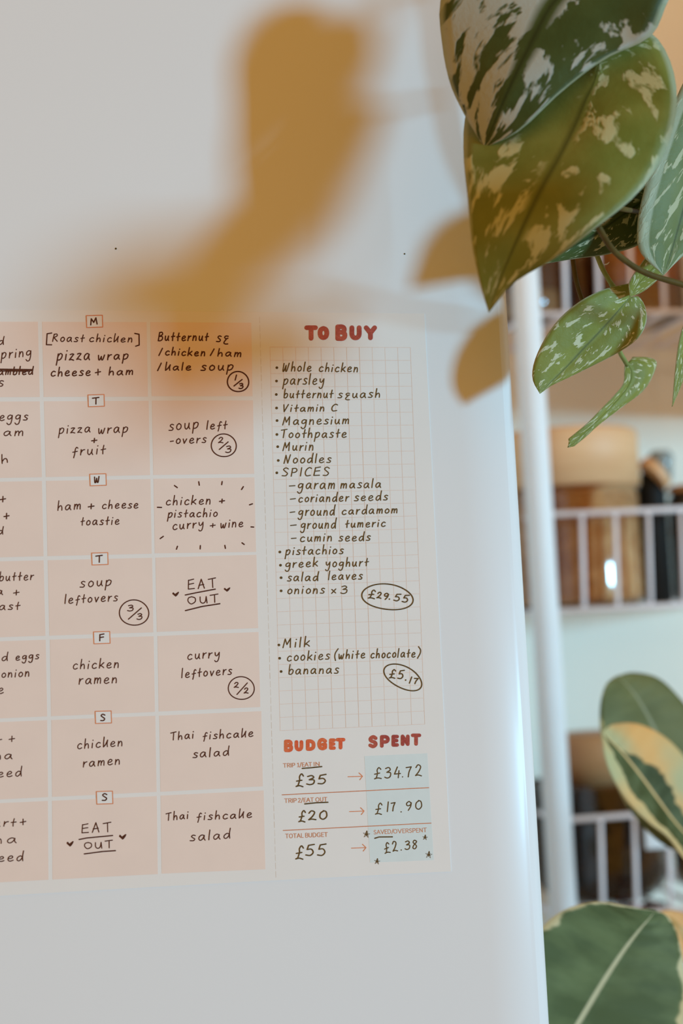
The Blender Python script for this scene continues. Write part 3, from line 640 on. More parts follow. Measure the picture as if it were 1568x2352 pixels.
# shopping list: one part per line
LIST = [('C', 1, 'Whole chicken', [('Whole', 190, 638, 445, 638, 44), ('chicken', 515, 640, 865, 645, 42)], (139, 607)),
 ('C', 1, 'parsley', [('parsley', 195, 760, 560, 756, 50)], (136, 727)),
 ('C', 1, 'butternut squash', [('butternut', 198, 878, 640, 878, 42), ('squash', 686, 880, 1065, 874, 42)], (134, 848)),
 ('C', 1, 'Vitamin C', [('Vitamin', 192, 1002, 565, 998, 38), ('C', 630, 1000, 683, 998, 36)], (137, 970)),
 ('C', 1, 'Magnesium', [('Magnesium', 192, 1122, 785, 1112, 44)], (141, 1083)),
 ('C', 1, 'Toothpaste', [('Toothpaste', 172, 1238, 762, 1234, 44)], (140, 1208)),
 ('C', 1, 'Murin', [('Murin', 192, 1354, 465, 1350, 46)], (147, 1318)),
 ('C', 1, 'Noodles', [('Noodles', 203, 1468, 620, 1460, 44)], (152, 1442)),
 ('C', 1, 'SPICES', [('SPICES', 185, 1584, 605, 1578, 43)], (139, 1553)),
 ('C', 0, '- garam masala', [('-', 248, 1690, 300, 1690, 40), ('garam', 325, 1698, 658, 1695, 50), ('masala', 712, 1692, 1072, 1685, 44)], None),
 ('C', 0, '- coriander seeds', [('-', 258, 1808, 305, 1806, 40), ('coriander', 332, 1816, 780, 1808, 42), ('seeds', 835, 1806, 1132, 1798, 42)], None),
 ('C', 0, '- ground cardamom', [('-', 256, 1928, 300, 1926, 40), ('ground', 330, 1938, 655, 1934, 46), ('cardamom', 722, 1928, 1222, 1914, 40)], None),
 ('C', 0, '- ground tumeric', [('-', 262, 2046, 315, 2044, 40), ('ground', 352, 2056, 665, 2052, 46), ('tumeric', 752, 2046, 1112, 2036, 40)], None),
 ('C', 0, '- cumin seeds', [('-', 268, 2162, 312, 2162, 40), ('cumin', 345, 2172, 632, 2166, 42), ('seeds', 695, 2168, 975, 2162, 42)], None),
 ('F', 1, 'pistachios', [('pistachios', 192, 155, 650, 146, 38)], (148, 132)),
 ('F', 1, 'greek yoghurt', [('greek', 190, 258, 448, 248, 38), ('yoghurt', 512, 252, 850, 243, 38)], (153, 238)),
 ('F', 1, 'salad leaves', [('salad', 205, 366, 450, 362, 38), ('leaves', 533, 354, 802, 350, 38)], (158, 338)),
 ('F', 1, 'onions x3', [('onions', 205, 466, 500, 462, 38), ('x', 558, 464, 595, 462, 40), ('3', 632, 464, 682, 462, 34)], (158, 443)),
 ('F', 1, 'Milk', [('Milk', 172, 898, 382, 888, 42)], (140, 876)),
 ('F', 1, 'cookies (white chocolate)', [('cookies', 203, 1004, 540, 990, 40), ('(', 582, 990, 606, 988, 38), ('white', 615, 986, 825, 980, 38), ('chocolate', 872, 980, 1228, 972, 38), (')', 1248, 968, 1272, 966, 38)], (146, 982)),
 ('F', 1, 'bananas', [('bananas', 214, 1110, 612, 1102, 40)], (158, 1088))]
for crop, b, label, words, dotp in LIST:
    S = Strokes()
    for wd in words: write(S, crop, wd[0], *wd[1:6], 2.45)
    if dotp: S.dot(*cx_(crop, *dotp), 6.2)
    S.build('list_line', M['ink_list'], plan, 'handwritten list line "%s"' % label)
S = Strokes(); write(S, 'F', '£', 852, 500, 905, 505, 40, 2.8); write(S, 'F', '2', 920, 502, 955, 504, 30, 2.8); write(S, 'F', '9', 975, 512, 1015, 512, 30, 2.8); write(S, 'F', '.', 1018, 510, 1026, 510, 30, 3.2); write(S, 'F', '55', 1058, 520, 1168, 536, 33, 2.8)
ring(S, 'F', 1008, 492, 200, 104, .10, 2.9, .035); S.build('ringed_total', M['ink_list'], plan, 'ringed handwritten total £29.55')
S = Strokes(); write(S, 'F', '£5', 1022, 1140, 1132, 1146, 38, 2.8); write(S, 'F', '.', 1148, 1158, 1156, 1158, 30, 3.2); write(S, 'F', '17', 1180, 1180, 1248, 1188, 28, 2.8)
ring(S, 'F', 1132, 1134, 160, 88, .45, 2.9, .03); S.build('ringed_total', M['ink_list'], plan, 'ringed handwritten total £5.17')

# printed headings, brush-lettered
def heading(crop, text, boxes, mat, label, w):
    S = Strokes(TH + .00006)
    for ch, xa, ya, xb, yb in boxes:      # left, top, right, bottom of each letter's ink in crop pixels
        ox, oy, s = CR[crop]; hw = w * s * .5
        wd, st = GP[ch]; wd = max(wd, .2)
        for k in st:
            pts = [(ox + (xa + hw + (xb - xa - 2 * hw) * gx / wd) / s, oy + (yb - hw - (yb - ya - 2 * hw) * gy) / s) for gx, gy in k]
            S.line(pts, w, len(pts) > 4)
    S.build('printed_heading', M[mat], plan, label)
heading('C', 'TO BUY', [('T', 386, 226, 508, 364), ('O', 502, 232, 614, 358), ('B', 658, 218, 772, 366), ('U', 786, 226, 908, 360), ('Y', 922, 226, 1040, 360)], 'brush_red', 'chunky brick red printed heading "TO BUY"', 10.8)
heading('G', 'BUDGET', [('B', 172, 200, 248, 298), ('U', 256, 204, 332, 292), ('D', 344, 198, 426, 288), ('G', 434, 186, 518, 284), ('E', 526, 190, 582, 280), ('T', 582, 186, 657, 277)], 'brush_orange', 'chunky orange-red printed heading "BUDGET"', 8.4)
heading('G', 'SPENT', [('S', 834, 164, 912, 268), ('P', 922, 164, 1004, 264), ('E', 1014, 162, 1076, 256), ('N', 1086, 160, 1164, 250), ('T', 1170, 152, 1250, 248)], 'brush_red', 'chunky rust red printed heading "SPENT"', 8.4)
def small(crop, text, x0, y0, x1, y1, h):
    S = Strokes(TH + .00006)
    for i, (t, a, b) in enumerate(text):
        write(S, crop, t, x0 + (x1 - x0) * a, y0 + (y1 - y0) * a, x0 + (x1 - x0) * b, y0 + (y1 - y0) * b, h, 1.35, 0, .16, GP, 0)
    S.build('printed_caption', M['print_small'], plan, 'small orange capitals "%s"' % ' '.join(t for t, a, b in text))
small('G', [('TRIP', 0, .32), ('1/EAT', .38, .78), ('IN', .84, 1)], 172, 418, 456, 405, 30)
small('G', [('TRIP', 0, .28), ('2/EAT', .32, .68), ('OUT', .73, 1)], 182, 694, 514, 682, 31)
small('G', [('TOTAL', 0, .42), ('BUDGET', .47, 1)], 190, 971, 518, 958, 32)
small('G', [('SAVED/', 0, .37), ('OVERSPENT', .37, 1)], 880, 940, 1292, 922, 31)
for (a, b) in (((163, 632), (1309, 576)), ((172, 911), (1327, 853))):
    S = Strokes(TH + .00006); L(S, 'G', a, b, w=2.0); S.build('budget_rule', M['print_small'], plan)
for (x, y) in ((678, 491), (690, 763), (705, 1049)):
    S = Strokes(TH + .00006); L(S, 'G', (x, y), (x + 112, y - 4), w=1.9); L(S, 'G', (x + 86, y - 30), (x + 113, y - 4), w=1.9); L(S, 'G', (x + 92, y + 23), (x + 113, y - 4), w=1.9)
    S.build('printed_arrow', M['tagline'], plan)
AM = [('£35', [('£', 272, 568, 328, 570, 54), ('35', 352, 552, 508, 545, 40)], (lambda S: L(S, 'G', (320, 425), (390, 420), (472, 411), w=3.0))),
      ('£20', [('£', 292, 842, 342, 844, 50), ('20', 365, 832, 514, 820, 42)], (lambda S: L(S, 'G', (340, 703), (430, 694), (520, 690), w=3.0))),
      ('£55', [('£', 268, 1134, 326, 1136, 60), ('55', 345, 1106, 503, 1106, 50)], None),
      ('£34.72', [('£34', 885, 506, 1086, 496, 48), ('.', 1098, 492, 1108, 492, 30), ('72', 1128, 492, 1252, 486, 50)], None),
      ('£17.90', [('£', 890, 782, 940, 784, 50), ('17', 980, 762, 1050, 758, 42), ('.', 1088, 766, 1096, 766, 30), ('90', 1132, 756, 1256, 742, 40)], None),
      ('£2.38', [('£2', 968, 1090, 1066, 1072, 46), ('.', 1090, 1064, 1098, 1064, 30), ('38', 1122, 1060, 1216, 1054, 38)], (lambda S: L(S, 'G', (887, 972), (920, 962), (1024, 961), w=3.0)))]
for i, (lab, items, ex) in enumerate(AM):
    S = Strokes()
    for it in items: write(S, 'G', it[0], *it[1:6], 3.0 if i < 3 else 2.6, .08)
    if ex: ex(S)
    S.build('handwritten_amount', M['ink_list'], plan, 'handwritten amount ' + lab)
for x, y, r in ((822, 942, 27), (1280, 967, 20), (1309, 1102, 27), (905, 1154, 23)):
    S = Strokes(); pt = [cx_('G', x + r * math.sin(2 * PI * k * 2 / 5 + .12), y - r * math.cos(2 * PI * k * 2 / 5 + .12)) for k in range(6)]
    S.line(pt, 2.2, False)
    q = [cx_('G', x + r * .42 * math.sin(2 * PI * (k + .5) / 5 + .12), y - r * .42 * math.cos(2 * PI * (k + .5) / 5 + .12)) for k in range(5)]
    S.poly(q); S.build('drawn_star', M['ink_list'], plan)

# ------------------------------------------------------------------ leaves
def leaf(name, st, mat, parent, belly=.12, nu=30, nv=7, thick=.00035, label=None, wav=.0, dshift=0.0):
    """st: stations of (mid, left, right), each (px, py, distance off the door)"""
    def c(i):
        P = [at(s[i][0], s[i][1], s[i][2] + dshift) for s in st]; return catmull(P, nu)
    Mi, Lf, Rt = c(0), c(1), c(2)
    vs = []; fs = []; uv = []
    W = 2 * nv + 1
    for u in range(nu):
        row = []
        nrm = (Rt[u] - Lf[u]).cross(Mi[min(u + 1, nu - 1)] - Mi[max(u - 1, 0)])
        nrm = nrm.normalized() if nrm.length > 1e-9 else Vector((0, -1, 0))
        if nrm.y > 0: nrm = -nrm
        for k in range(-nv, nv + 1):
            t = abs(k) / nv; e = Lf[u] if k < 0 else Rt[u]; wd = (e - Mi[u]).length
            p = Mi[u].lerp(e, t) + nrm * (wd * belly * math.sin(PI * min(1, t * 1.0)) * (1 - .3 * t)) + nrm * (wav * wd * math.sin(u * .9 + (1.3 if k < 0 else 0)) * t * t)
            vs.append(p); uv.append((u / (nu - 1), (k / nv + 1) / 2))
    for u in range(nu - 1):
        for k in range(W - 1): fs.append((u * W + k, u * W + k + 1, (u + 1) * W + k + 1, (u + 1) * W + k))
    me = bpy.data.meshes.new(name); me.from_pydata([tuple(v) for v in vs], [], fs); me.update()
    ul = me.uv_layers.new(name='UVMap')
    for lp in me.loops: ul.data[lp.index].uv = uv[lp.vertex_index]
    o = link(name, me, mat, parent, True)
    s = o.modifiers.new('thickness', 'SOLIDIFY'); s.thickness = thick; s.offset = 0
    if label: o['label'] = label
    return o
def D3(rows):
    """(mx,my,md, lx,ly,ld, rx,ry,rd) -> stations; single triple = closed end"""
    out = []
    for r in rows:
        if len(r) == 3: out.append((r, r, r))
        else: out.append((r[0:3], r[3:6], r[6:9]))
    return out
def stem(name, pts, rad, mat, parent, n=24, label=None, world=False):
    P = catmull([p if world else at(*p) for p in pts], n); bm = bmesh.new(); tube(bm, P, rad, 10); o = bmobj(name, bm, mat, parent, True)
    if label: o['label'] = label
    return o
pot_c = Vector((EDGE - .085, .085, 1.7205))
vine = thing('trailing_silver_vine', 'trailing plant with silver-splashed heart leaves hanging from a pot in front of the fridge edge', 'plant', pot_c)
leaf('leaf', D3([(1375, -118, .070, 1370, -122, .070, 1380, -122, .070), (1362, -100, .070, 1290, -165, .068, 1450, -150, .074), (1340, -70, .071, 1170, -150, .064, 1530, -110, .077),
    (1305, -25, .072, 1060, -90, .060, 1552, -50, .079), (1264, 15, .073, 1012, 0, .059, 1528, 15, .079), (1224, 90, .075, 1015, 100, .059, 1492, 85, .080), (1187, 165, .076, 1033, 190, .061, 1390, 135, .080),
    (1155, 235, .074, 1062, 255, .064, 1290, 210, .078), (1130, 295, .071, 1088, 300, .066, 1195, 298, .076), (1112, 340, .068)]), M['vine_leaf_a'], vine, .04, label='large dark green silver-splashed leaf, left half painted paler as window glare')
leaf('leaf', D3([(1375, 140, .074, 1371, 132, .074, 1381, 132, .075), (1364, 190, .074, 1300, 100, .063, 1455, 70, .072), (1345, 230, .074, 1200, 115, .054, 1508, 88, .073),
    (1320, 290, .076, 1108, 180, .050, 1545, 160, .079), (1285, 360, .081, 1070, 262, .054, 1553, 250, .084), (1245, 430, .084, 1064, 355, .068, 1528, 345, .087), (1210, 500, .087, 1074, 460, .081, 1468, 440, .090),
    (1178, 570, .089, 1083, 560, .087, 1370, 522, .091), (1152, 632, .090, 1096, 625, .089, 1270, 596, .091), (1136, 678, .090, 1108, 672, .090, 1180, 648, .090), (1122, 718, .090)]), M['vine_leaf_b'], vine, .05, label='largest olive green leaf with silver flecks and a long pointed tip')
leaf('leaf', D3([(1660, 150, 0.0360, 1655, 143, 0.0360, 1666, 143, 0.0360), (1652, 190, 0.0360, 1595, 150, 0.0380, 1730, 150, 0.0320), (1632, 260, 0.0370, 1548, 235, 0.0420, 1770, 250, 0.0300),
    (1606, 340, 0.0370, 1508, 345, 0.0440, 1750, 360, 0.0300), (1582, 430, 0.0380, 1478, 440, 0.0450, 1700, 450, 0.0320), (1560, 510, 0.0390, 1463, 520, 0.0450, 1640, 520, 0.0340), (1541, 578, 0.0410, 1471, 580, 0.0450, 1582, 572, 0.0380), (1523, 632, 0.0430)]), M['vine_leaf_c'], vine, .10, label='pale-edged silver green leaf cut by the right frame edge')
leaf('leaf', D3([(1502, 440, 0.0320), (1470, 465, 0.0320, 1440, 400, 0.0380, 1502, 520, 0.0280), (1420, 500, 0.0320, 1360, 430, 0.0400, 1470, 560, 0.0280), (1370, 535, 0.0330, 1310, 480, 0.0400, 1400, 583, 0.0280),
    (1310, 568, 0.0340, 1270, 540, 0.0380, 1320, 594, 0.0300), (1235, 608, 0.0360)]), M['vine_leaf_d'], vine, .08, label='dark leaf with crisp silver patches behind the largest leaf')
leaf('leaf', D3([(1446, 680, 0.0210, 1448, 673, 0.0210, 1450, 684, 0.0211), (1440, 689, 0.0209, 1452, 652, 0.0211, 1466, 682, 0.0205), (1425, 706, 0.0210, 1424, 655, 0.0235, 1481, 706, 0.0198),
    (1400, 735, 0.0210, 1380, 667, 0.0245, 1483, 740, 0.0188), (1370, 768, 0.0208, 1333, 691, 0.0254, 1465, 776, 0.0184), (1336, 804, 0.0205, 1285, 731, 0.0253, 1422, 808, 0.0185), (1306, 837, 0.0203, 1249, 781, 0.0245, 1360, 840, 0.0190),
    (1277, 866, 0.0202, 1226, 833, 0.0230, 1303, 868, 0.0198), (1256, 886, 0.0207, 1223, 872, 0.0219, 1266, 885, 0.0199), (1239, 904, 0.0213)]), M['vine_leaf_f'], vine, .09, label='small sharp green leaf with silver spots hanging lowest but two')
leaf('leaf', D3([(1446, 682, .026), (1462, 655, .027, 1445, 648, .030, 1478, 668, .024), (1492, 622, .029, 1472, 606, .033, 1512, 640, .026), (1522, 590, .031, 1495, 575, .036, 1548, 606, .028),
    (1560, 545, .034, 1530, 530, .038, 1590, 560, .030), (1610, 490, .036)]), M['vine_leaf_f'], vine, .1, label='narrow leaf seen edge-on behind the small leaf')
leaf('leaf', D3([(1438, 836, -0.0060, 1435, 833, -0.0060, 1452, 820, -0.0070), (1447, 852, -0.0060, 1433, 850, -0.0040, 1492, 822, -0.0120), (1445, 876, -0.0060, 1431, 880, -0.0030, 1507, 838, -0.0140),
    (1426, 906, -0.0050, 1412, 906, -0.0020, 1480, 893, -0.0120), (1396, 940, -0.0040, 1380, 939, -0.0020, 1430, 932, -0.0090), (1362, 975, -0.0030, 1347, 973, -0.0010, 1382, 968, -0.0060), (1332, 1003, -0.0020, 1314, 1000, -0.0010, 1345, 1002, -0.0040), (1303, 1028, -0.0010, 1305, 1008, -0.0010, 1318, 1024, -0.0020)]), M['vine_leaf_f'], vine, .18, label='folded narrow leaf at the end of the vine')
leaf('leaf', D3([(1590, 690, .034), (1574, 780, .034, 1562, 770, .036, 1584, 790, .032), (1560, 860, .035, 1550, 850, .036, 1570, 865, .034), (1543, 934, .036)]), M['vine_leaf_f'], vine, .1, label='thin leaf tip at the right frame edge')
stem('stem', [(1372, 518, .078), (1402, 568, .070), (1440, 602, .064), (1490, 630, .060), (1568, 654, .055), (1680, 690, .05), (1760, 640, .045)], .00105, M['vine_stem_dark'], vine, label='dark brown arching stem')
stem('stem', [(1416, 477, .052), (1440, 482, .046), (1475, 488, .030), (1530, 498, .022)], .00095, M['vine_stem_dark'], vine)
stem('stem', [(1314, 590, .020), (1322, 640, .017), (1333, 680, .013), (1350, 720, .009), (1375, 760, .006)], [.0009] * 24, M['vine_stem_dark'], vine)
rr = [.00092 + (.0004 if i in (10,) else 0) + (.0002 if i in (9, 11) else 0) for i in range(24)]
stem('stem', [(1366, 575, .026), (1382, 615, .023), (1396, 640, .020), (1412, 668, .015), (1428, 720, .008), (1430, 770, .007), (1420, 800, .003), (1440, 838, -.005)], rr, M['vine_stem'], vine, label='light green jointed stem')
# a tiny dried bud on the stem
b0 = at(1388, 608, .0235); bm = bmesh.new(); tube(bm, [b0, b0 + Vector((.0011, 0, .0003)), b0 + Vector((.0019, 0, .0010))], [.0003, .0002, .00005], 6); bmobj('bud', bm, M['whiteplastic'], vine, True)
# the vine itself climbs behind the leaves to the pot on the fridge
V0 = [at(1366, 575, .026), at(1385, 430, .034), at(1420, 250, .045), at(1430, 50, .050), at(1425, -200, .055), Vector((EDGE - .02, -.05, 1.66)), Vector((EDGE - .04, -.03, 1.76)), Vector((EDGE - .06, .01, 1.835)), Vector((EDGE - .08, .06, 1.85)), pot_c + Vector((0, 0, .105))]
stem('stem', V0, .0016, M['vine_stem_dark'], vine, 60, 'main stem', True)
for a, b in (((1376, 168, .074), (1424, 120, .049)), ((1376, -118, .070), (1430, -160, .056)), ((1660, 150, .050), (1780, -160, .052)), ((1500, 440, .040), (1384, 430, .040))):
    m_ = ((a[0] + b[0]) / 2, (a[1] + b[1]) / 2 - 20, (a[2] + b[2]) / 2); P_ = [at(*a), at(*m_), at(*b)]
    if a[0] == 1660: P_ += [at(1720, -420, .055), V0[5]]
    stem('petiole', P_, .0010, M['vine_stem'], vine, 24, None, True)
# more foliage above the frame; last two leaves added at right for door shadows
for i, (px, py, d, sc, rot) in enumerate([(1560, -1050, .05, 1.0, .4), (1380, -1250, .04, .9, -.1), (1800, -800, .04, .9, .6), (2040, 440, .140, .75, .45), (2075, 190, .160, .72, .45)]):
    rows = []
    for (u, wl) in ((0, .02), (.06, .45), (.16, .8), (.3, 1.0), (.45, .98), (.6, .8), (.75, .52), (.88, .25), (1.0, 0.0)):
        cxp = px + math.sin(-rot) * u * 420 * sc; cyp = py + math.cos(rot) * u * 420 * sc; nx, ny = math.cos(rot), math.sin(rot) * 1
        w_ = wl * 175 * sc; back = -60 * sc * (wl if u < .1 else 0)
        rows.append((cxp, cyp, d + .02 * u, cxp - nx * w_, cyp - ny * w_ + back, d + .02 * u + .01, cxp + nx * w_, cyp + ny * w_ + back, d + .02 * u - .004))
    leaf('leaf', D3(rows), M['vine_leaf_a' if i % 2 else 'vine_leaf_b'], vine, .1)
    hv = V0[5] if py > -1000 else V0[6]
    P_ = [at(px, py, d), at(px - 30, py - 90, d - .012)] + ([at(1900, -120, .12), at(1700, -420, .09)] if py > 0 else []) + [hv]
    stem('petiole', P_, .001, M['vine_stem'], vine, 30, None, True)
bm = bmesh.new(); lathe(bm, [(0, 0), (.055, 0), (.07, .06), (.078, .11), (.080, .125), (.074, .125), (.066, .10), (0, .10)], pot_c, 40); bmobj('pot', bm, M['white_pot'], vine, True)
bm = bmesh.new(); lathe(bm, [(0, .101), (.065, .101), (.05, .108), (0, .11)], pot_c, 24); bmobj('soil', bm, M['soil'], vine, True)

# ------------------------------------------------------------------ rubber plant on the worktop
trunk = [Vector((.42, .30, 1.03)), Vector((.41, .29, 1.15)), Vector((.415, .28, 1.24)), Vector((.41, .28, 1.31))]
fic = thing('variegated_rubber_plant', 'rubber plant with broad green leaves edged in cream and orange, right of the fridge', 'plant', (.42, .30, .901))
def fleaf(rows, d, mat, lab, **k):
    st = []
    for r in rows:
        if len(r) == 2: st.append(((r[0], r[1], d),) * 3)
        else: st.append(((r[0], r[1], d), (r[2], r[3], d + .012), (r[4], r[5], d - .006)))
    return leaf('leaf', st, M[mat], fic, .05, 34, 8, .0006, lab, **k)
fleaf([(1415, 1553), (1432, 1568, 1392, 1572, 1455, 1545), (1460, 1600, 1378, 1625, 1515, 1560), (1490, 1650, 1382, 1700, 1575, 1620), (1525, 1720, 1410, 1790, 1640, 1700), (1565, 1800, 1460, 1880, 1690, 1790), (1610, 1890, 1540, 1950, 1710, 1880), (1650, 1980)], -.25, 'ficus_back', 'matt green leaf standing highest, light midrib')
fleaf([(1381, 1682), (1394, 1696, 1388, 1735, 1408, 1664), (1426, 1728, 1408, 1790, 1468, 1664), (1468, 1780, 1444, 1845, 1535, 1700), (1508, 1835, 1490, 1890, 1590, 1765), (1545, 1885, 1535, 1925, 1630, 1840), (1600, 1950, 1582, 1985, 1670, 1930), (1650, 2030)], -.20, 'ficus_yellow', 'yellow-green leaf with orange margin and one dark green half')
fleaf([(1503, 2091), (1490, 2108, 1445, 2083, 1530, 2103), (1465, 2138, 1365, 2072, 1551, 2138), (1430, 2184, 1282, 2098, 1567, 2205), (1386, 2250, 1218, 2165, 1574, 2290), (1340, 2325, 1180, 2265, 1560, 2390), (1290, 2410, 1165, 2390, 1500, 2490), (1250, 2500, 1180, 2490, 1400, 2560), (1225, 2580)], -.13, 'ficus_big', 'broad dark green leaf with a cream edge at the bottom of the view')
fleaf([(1500, 2098), (1535, 2122, 1522, 2145, 1548, 2092), (1600, 2175, 1575, 2215, 1625, 2125), (1680, 2255, 1640, 2300, 1705, 2215), (1760, 2350)], -.18, 'ficus_orange', 'orange-cream leaf edge behind the broad leaf')
fleaf([(1538, 1922), (1562, 1905, 1560, 1955, 1556, 1855), (1620, 1900, 1615, 1985, 1612, 1815), (1700, 1920, 1700, 2000, 1700, 1835), (1780, 1960)], -.22, 'ficus_orange', 'cream leaf at the right frame edge')
for a, t in (((1650, 1980, -.25), Vector((.41, .28, 1.30))), ((1650, 2030, -.20), Vector((.415, .28, 1.25))), ((1225, 2580, -.13), Vector((.41, .29, 1.08))), ((1760, 2350, -.18), Vector((.41, .29, 1.17))), ((1780, 1960, -.22), Vector((.415, .28, 1.28)))):
    p = at(*a); stem('petiole', [p, p.lerp(t, .5) + Vector((0, 0, -.01)), t], .0024, M['ficus_stem'], fic, 12, None, True)
for k, (ax_, az_, tz, yy) in enumerate(((.60, 1.12, 1.10, .33), (.55, 1.02, 1.06, .20), (.50, 1.20, 1.16, .22))):
    p0 = Vector((.415, .29, tz)); tip = Vector((ax_, yy, az_)); p1 = p0.lerp(tip, .22)
    def tpx(v):
        q = v - cam_loc; w_ = q.dot(ax_f); return (784 + F_PX * q.dot(ax_r) / w_, 1176 - F_PX * q.dot(ax_u) / w_, -v.y)
    dr = (tip - p1); sd = dr.cross(Vector((0, -1, .5))).normalized(); st = []
    for u, wl in ((0, .0), (.1, .45), (.25, .85), (.45, 1.0), (.65, .9), (.82, .6), (.94, .28), (1.0, 0)):
        c_ = p1 + dr * u + Vector((0, 0, .015 * math.sin(PI * u))); st.append((tpx(c_), tpx(c_ + sd * .036 * wl), tpx(c_ - sd * .036 * wl)))
    leaf('leaf', st, M['ficus_big'], fic, .05, 24, 6, .0006)
    stem('petiole', [p0, p0.lerp(p1, .5), p1 + dr * .02], .0022, M['ficus_stem'], fic, 8, None, True)
bm = bmesh.new(); tube(bm, catmull([Vector((.42, .30, .99))] + trunk, 20), .006, 10); bmobj('trunk', bm, M['ficus_stem'], fic, True)
bm = bmesh.new(); lathe(bm, [(0, 0), (.06, 0), (.082, .10), (.088, .10), (.088, .125), (.079, .125), (.075, .10), (0, .10)], (.42, .30, .9005), 36); bmobj('pot', bm, M['terracotta'], fic, True)
bm = bmesh.new(); lathe(bm, [(0, .101), (.074, .101), (.05, .106), (0, .108)], (.42, .30, .9005), 24); bmobj('soil', bm, M['soil'], fic, True)

cab = thing('base_cabinet', 'pale base cabinet to the right of the fridge', 'cabinet', (.7, .36, 0))
bm = bmesh.new(); box(bm, (EDGE + .03, .10, .02), (1.6, .655, .86)); bmobj('carcass', bm, M['cabinet'], cab)
for x0_, x1_ in ((EDGE + .035, .60), (.605, 1.10), (1.105, 1.595)):
    bm = bmesh.new(); box(bm, (x0_, .081, .10), (x1_, .10, .85), .002); dd = bmobj('cabinet_door', bm, M['cabinet'], cab)
    bm = bmesh.new(); tube(bm, [Vector((x1_ - .04, .079, .74)), Vector((x1_ - .04, .055, .74)), Vector((x1_ - .04, .055, .82)), Vector((x1_ - .04, .079, .82))], .004, 8); bmobj('handle', bm, M['black'], dd)
bm = bmesh.new(); box(bm, (EDGE + .02, .06, .8605), (1.62, .658, .90), .003); w = bmobj('worktop', bm, M['worktop']); w['label'] = 'pale wooden worktop under the wire rack'; w['category'] = 'worktop'

# unseen cabinet shape, added to keep daylight off the upper wall
uc = thing('wall_shade_block', 'added unseen cabinet shape that shades the wall behind the wire rack', 'cabinet', (.8, .6, 1.50))
bm = bmesh.new(); box(bm, (.47, .34, 1.50), (1.6, .658, 2.2), .002); bmobj('carcass', bm, M['cabinet'], uc)
for x0_, x1_ in ((.472, .84), (.844, 1.22), (1.224, 1.598)):
    bm = bmesh.new(); box(bm, (x0_, .321, 1.503), (x1_, .3395, 2.197), .002); bmobj('cabinet_door', bm, M['cabinet'], uc)

# made-up warm light out of view, added to brighten the upper wall
wl = thing('added_wall_light', 'added unseen globe light that warms the wall above the wire rack', 'lamp', (.40, .655, 2.14))
bm = bmesh.new(); box(bm, (.365, .645, 2.10), (.435, .6595, 2.18), .003); bmobj('back_plate', bm, M['amberglass'], wl)
bm = bmesh.new(); tube(bm, catmull([Vector((.40, .645, 2.14)), Vector((.40, .45, 2.16)), Vector((.40, .30, 2.05))], 12), .006, 10); bmobj('arm', bm, M['amberglass'], wl, True)
mo, nt_, b_ = new_mat('added_light_globe'); b_.inputs['Base Color'].default_value = (1, .9, .75, 1); b_.inputs['Emission Color'].default_value = (1, .90, .74, 1); b_.inputs['Emission Strength'].default_value = 7.0
bm = bmesh.new(); bmesh.ops.create_uvsphere(bm, u_segments=24, v_segments=14, radius=.055)
for v in bm.verts: v.co += Vector((.40, .30, 1.995))
bmobj('globe', bm, mo, wl, True)

# ------------------------------------------------------------------ wire rack on the wall
RY = .50                                   # front of the baskets
def zrow(py, y=RY, px=1400): return at(px, py, -y).z
pc = at(1247, 1350, -RY); POSTX = pc.x + .0005
rack = thing('wire_rack', 'white wire basket rack with a round upright post beside the fridge', 'rack', (POSTX, RY, .9005))
bm = bmesh.new(); tube(bm, [Vector((POSTX, RY, .9005)), Vector((POSTX, RY, 1.95))], .0098, 24); bmobj('post', bm, M['post'], rack, True)
XR = POSTX + .20
for x in (POSTX,):
    bm = bmesh.new(); tube(bm, [Vector((x, .645, .9005)), Vector((x, .645, 1.95))], .0098, 16); bmobj('post', bm, M['post'], rack, True)
z_mid_top, z_mid_bot = zrow(1176), zrow(1398)
pitch = (zrow(1176) - zrow(1876))
BK = {}
sp = at(1420, 1290, -RY).x - at(1343, 1290, -RY).x
xs0 = at(1339, 1290, -RY).x
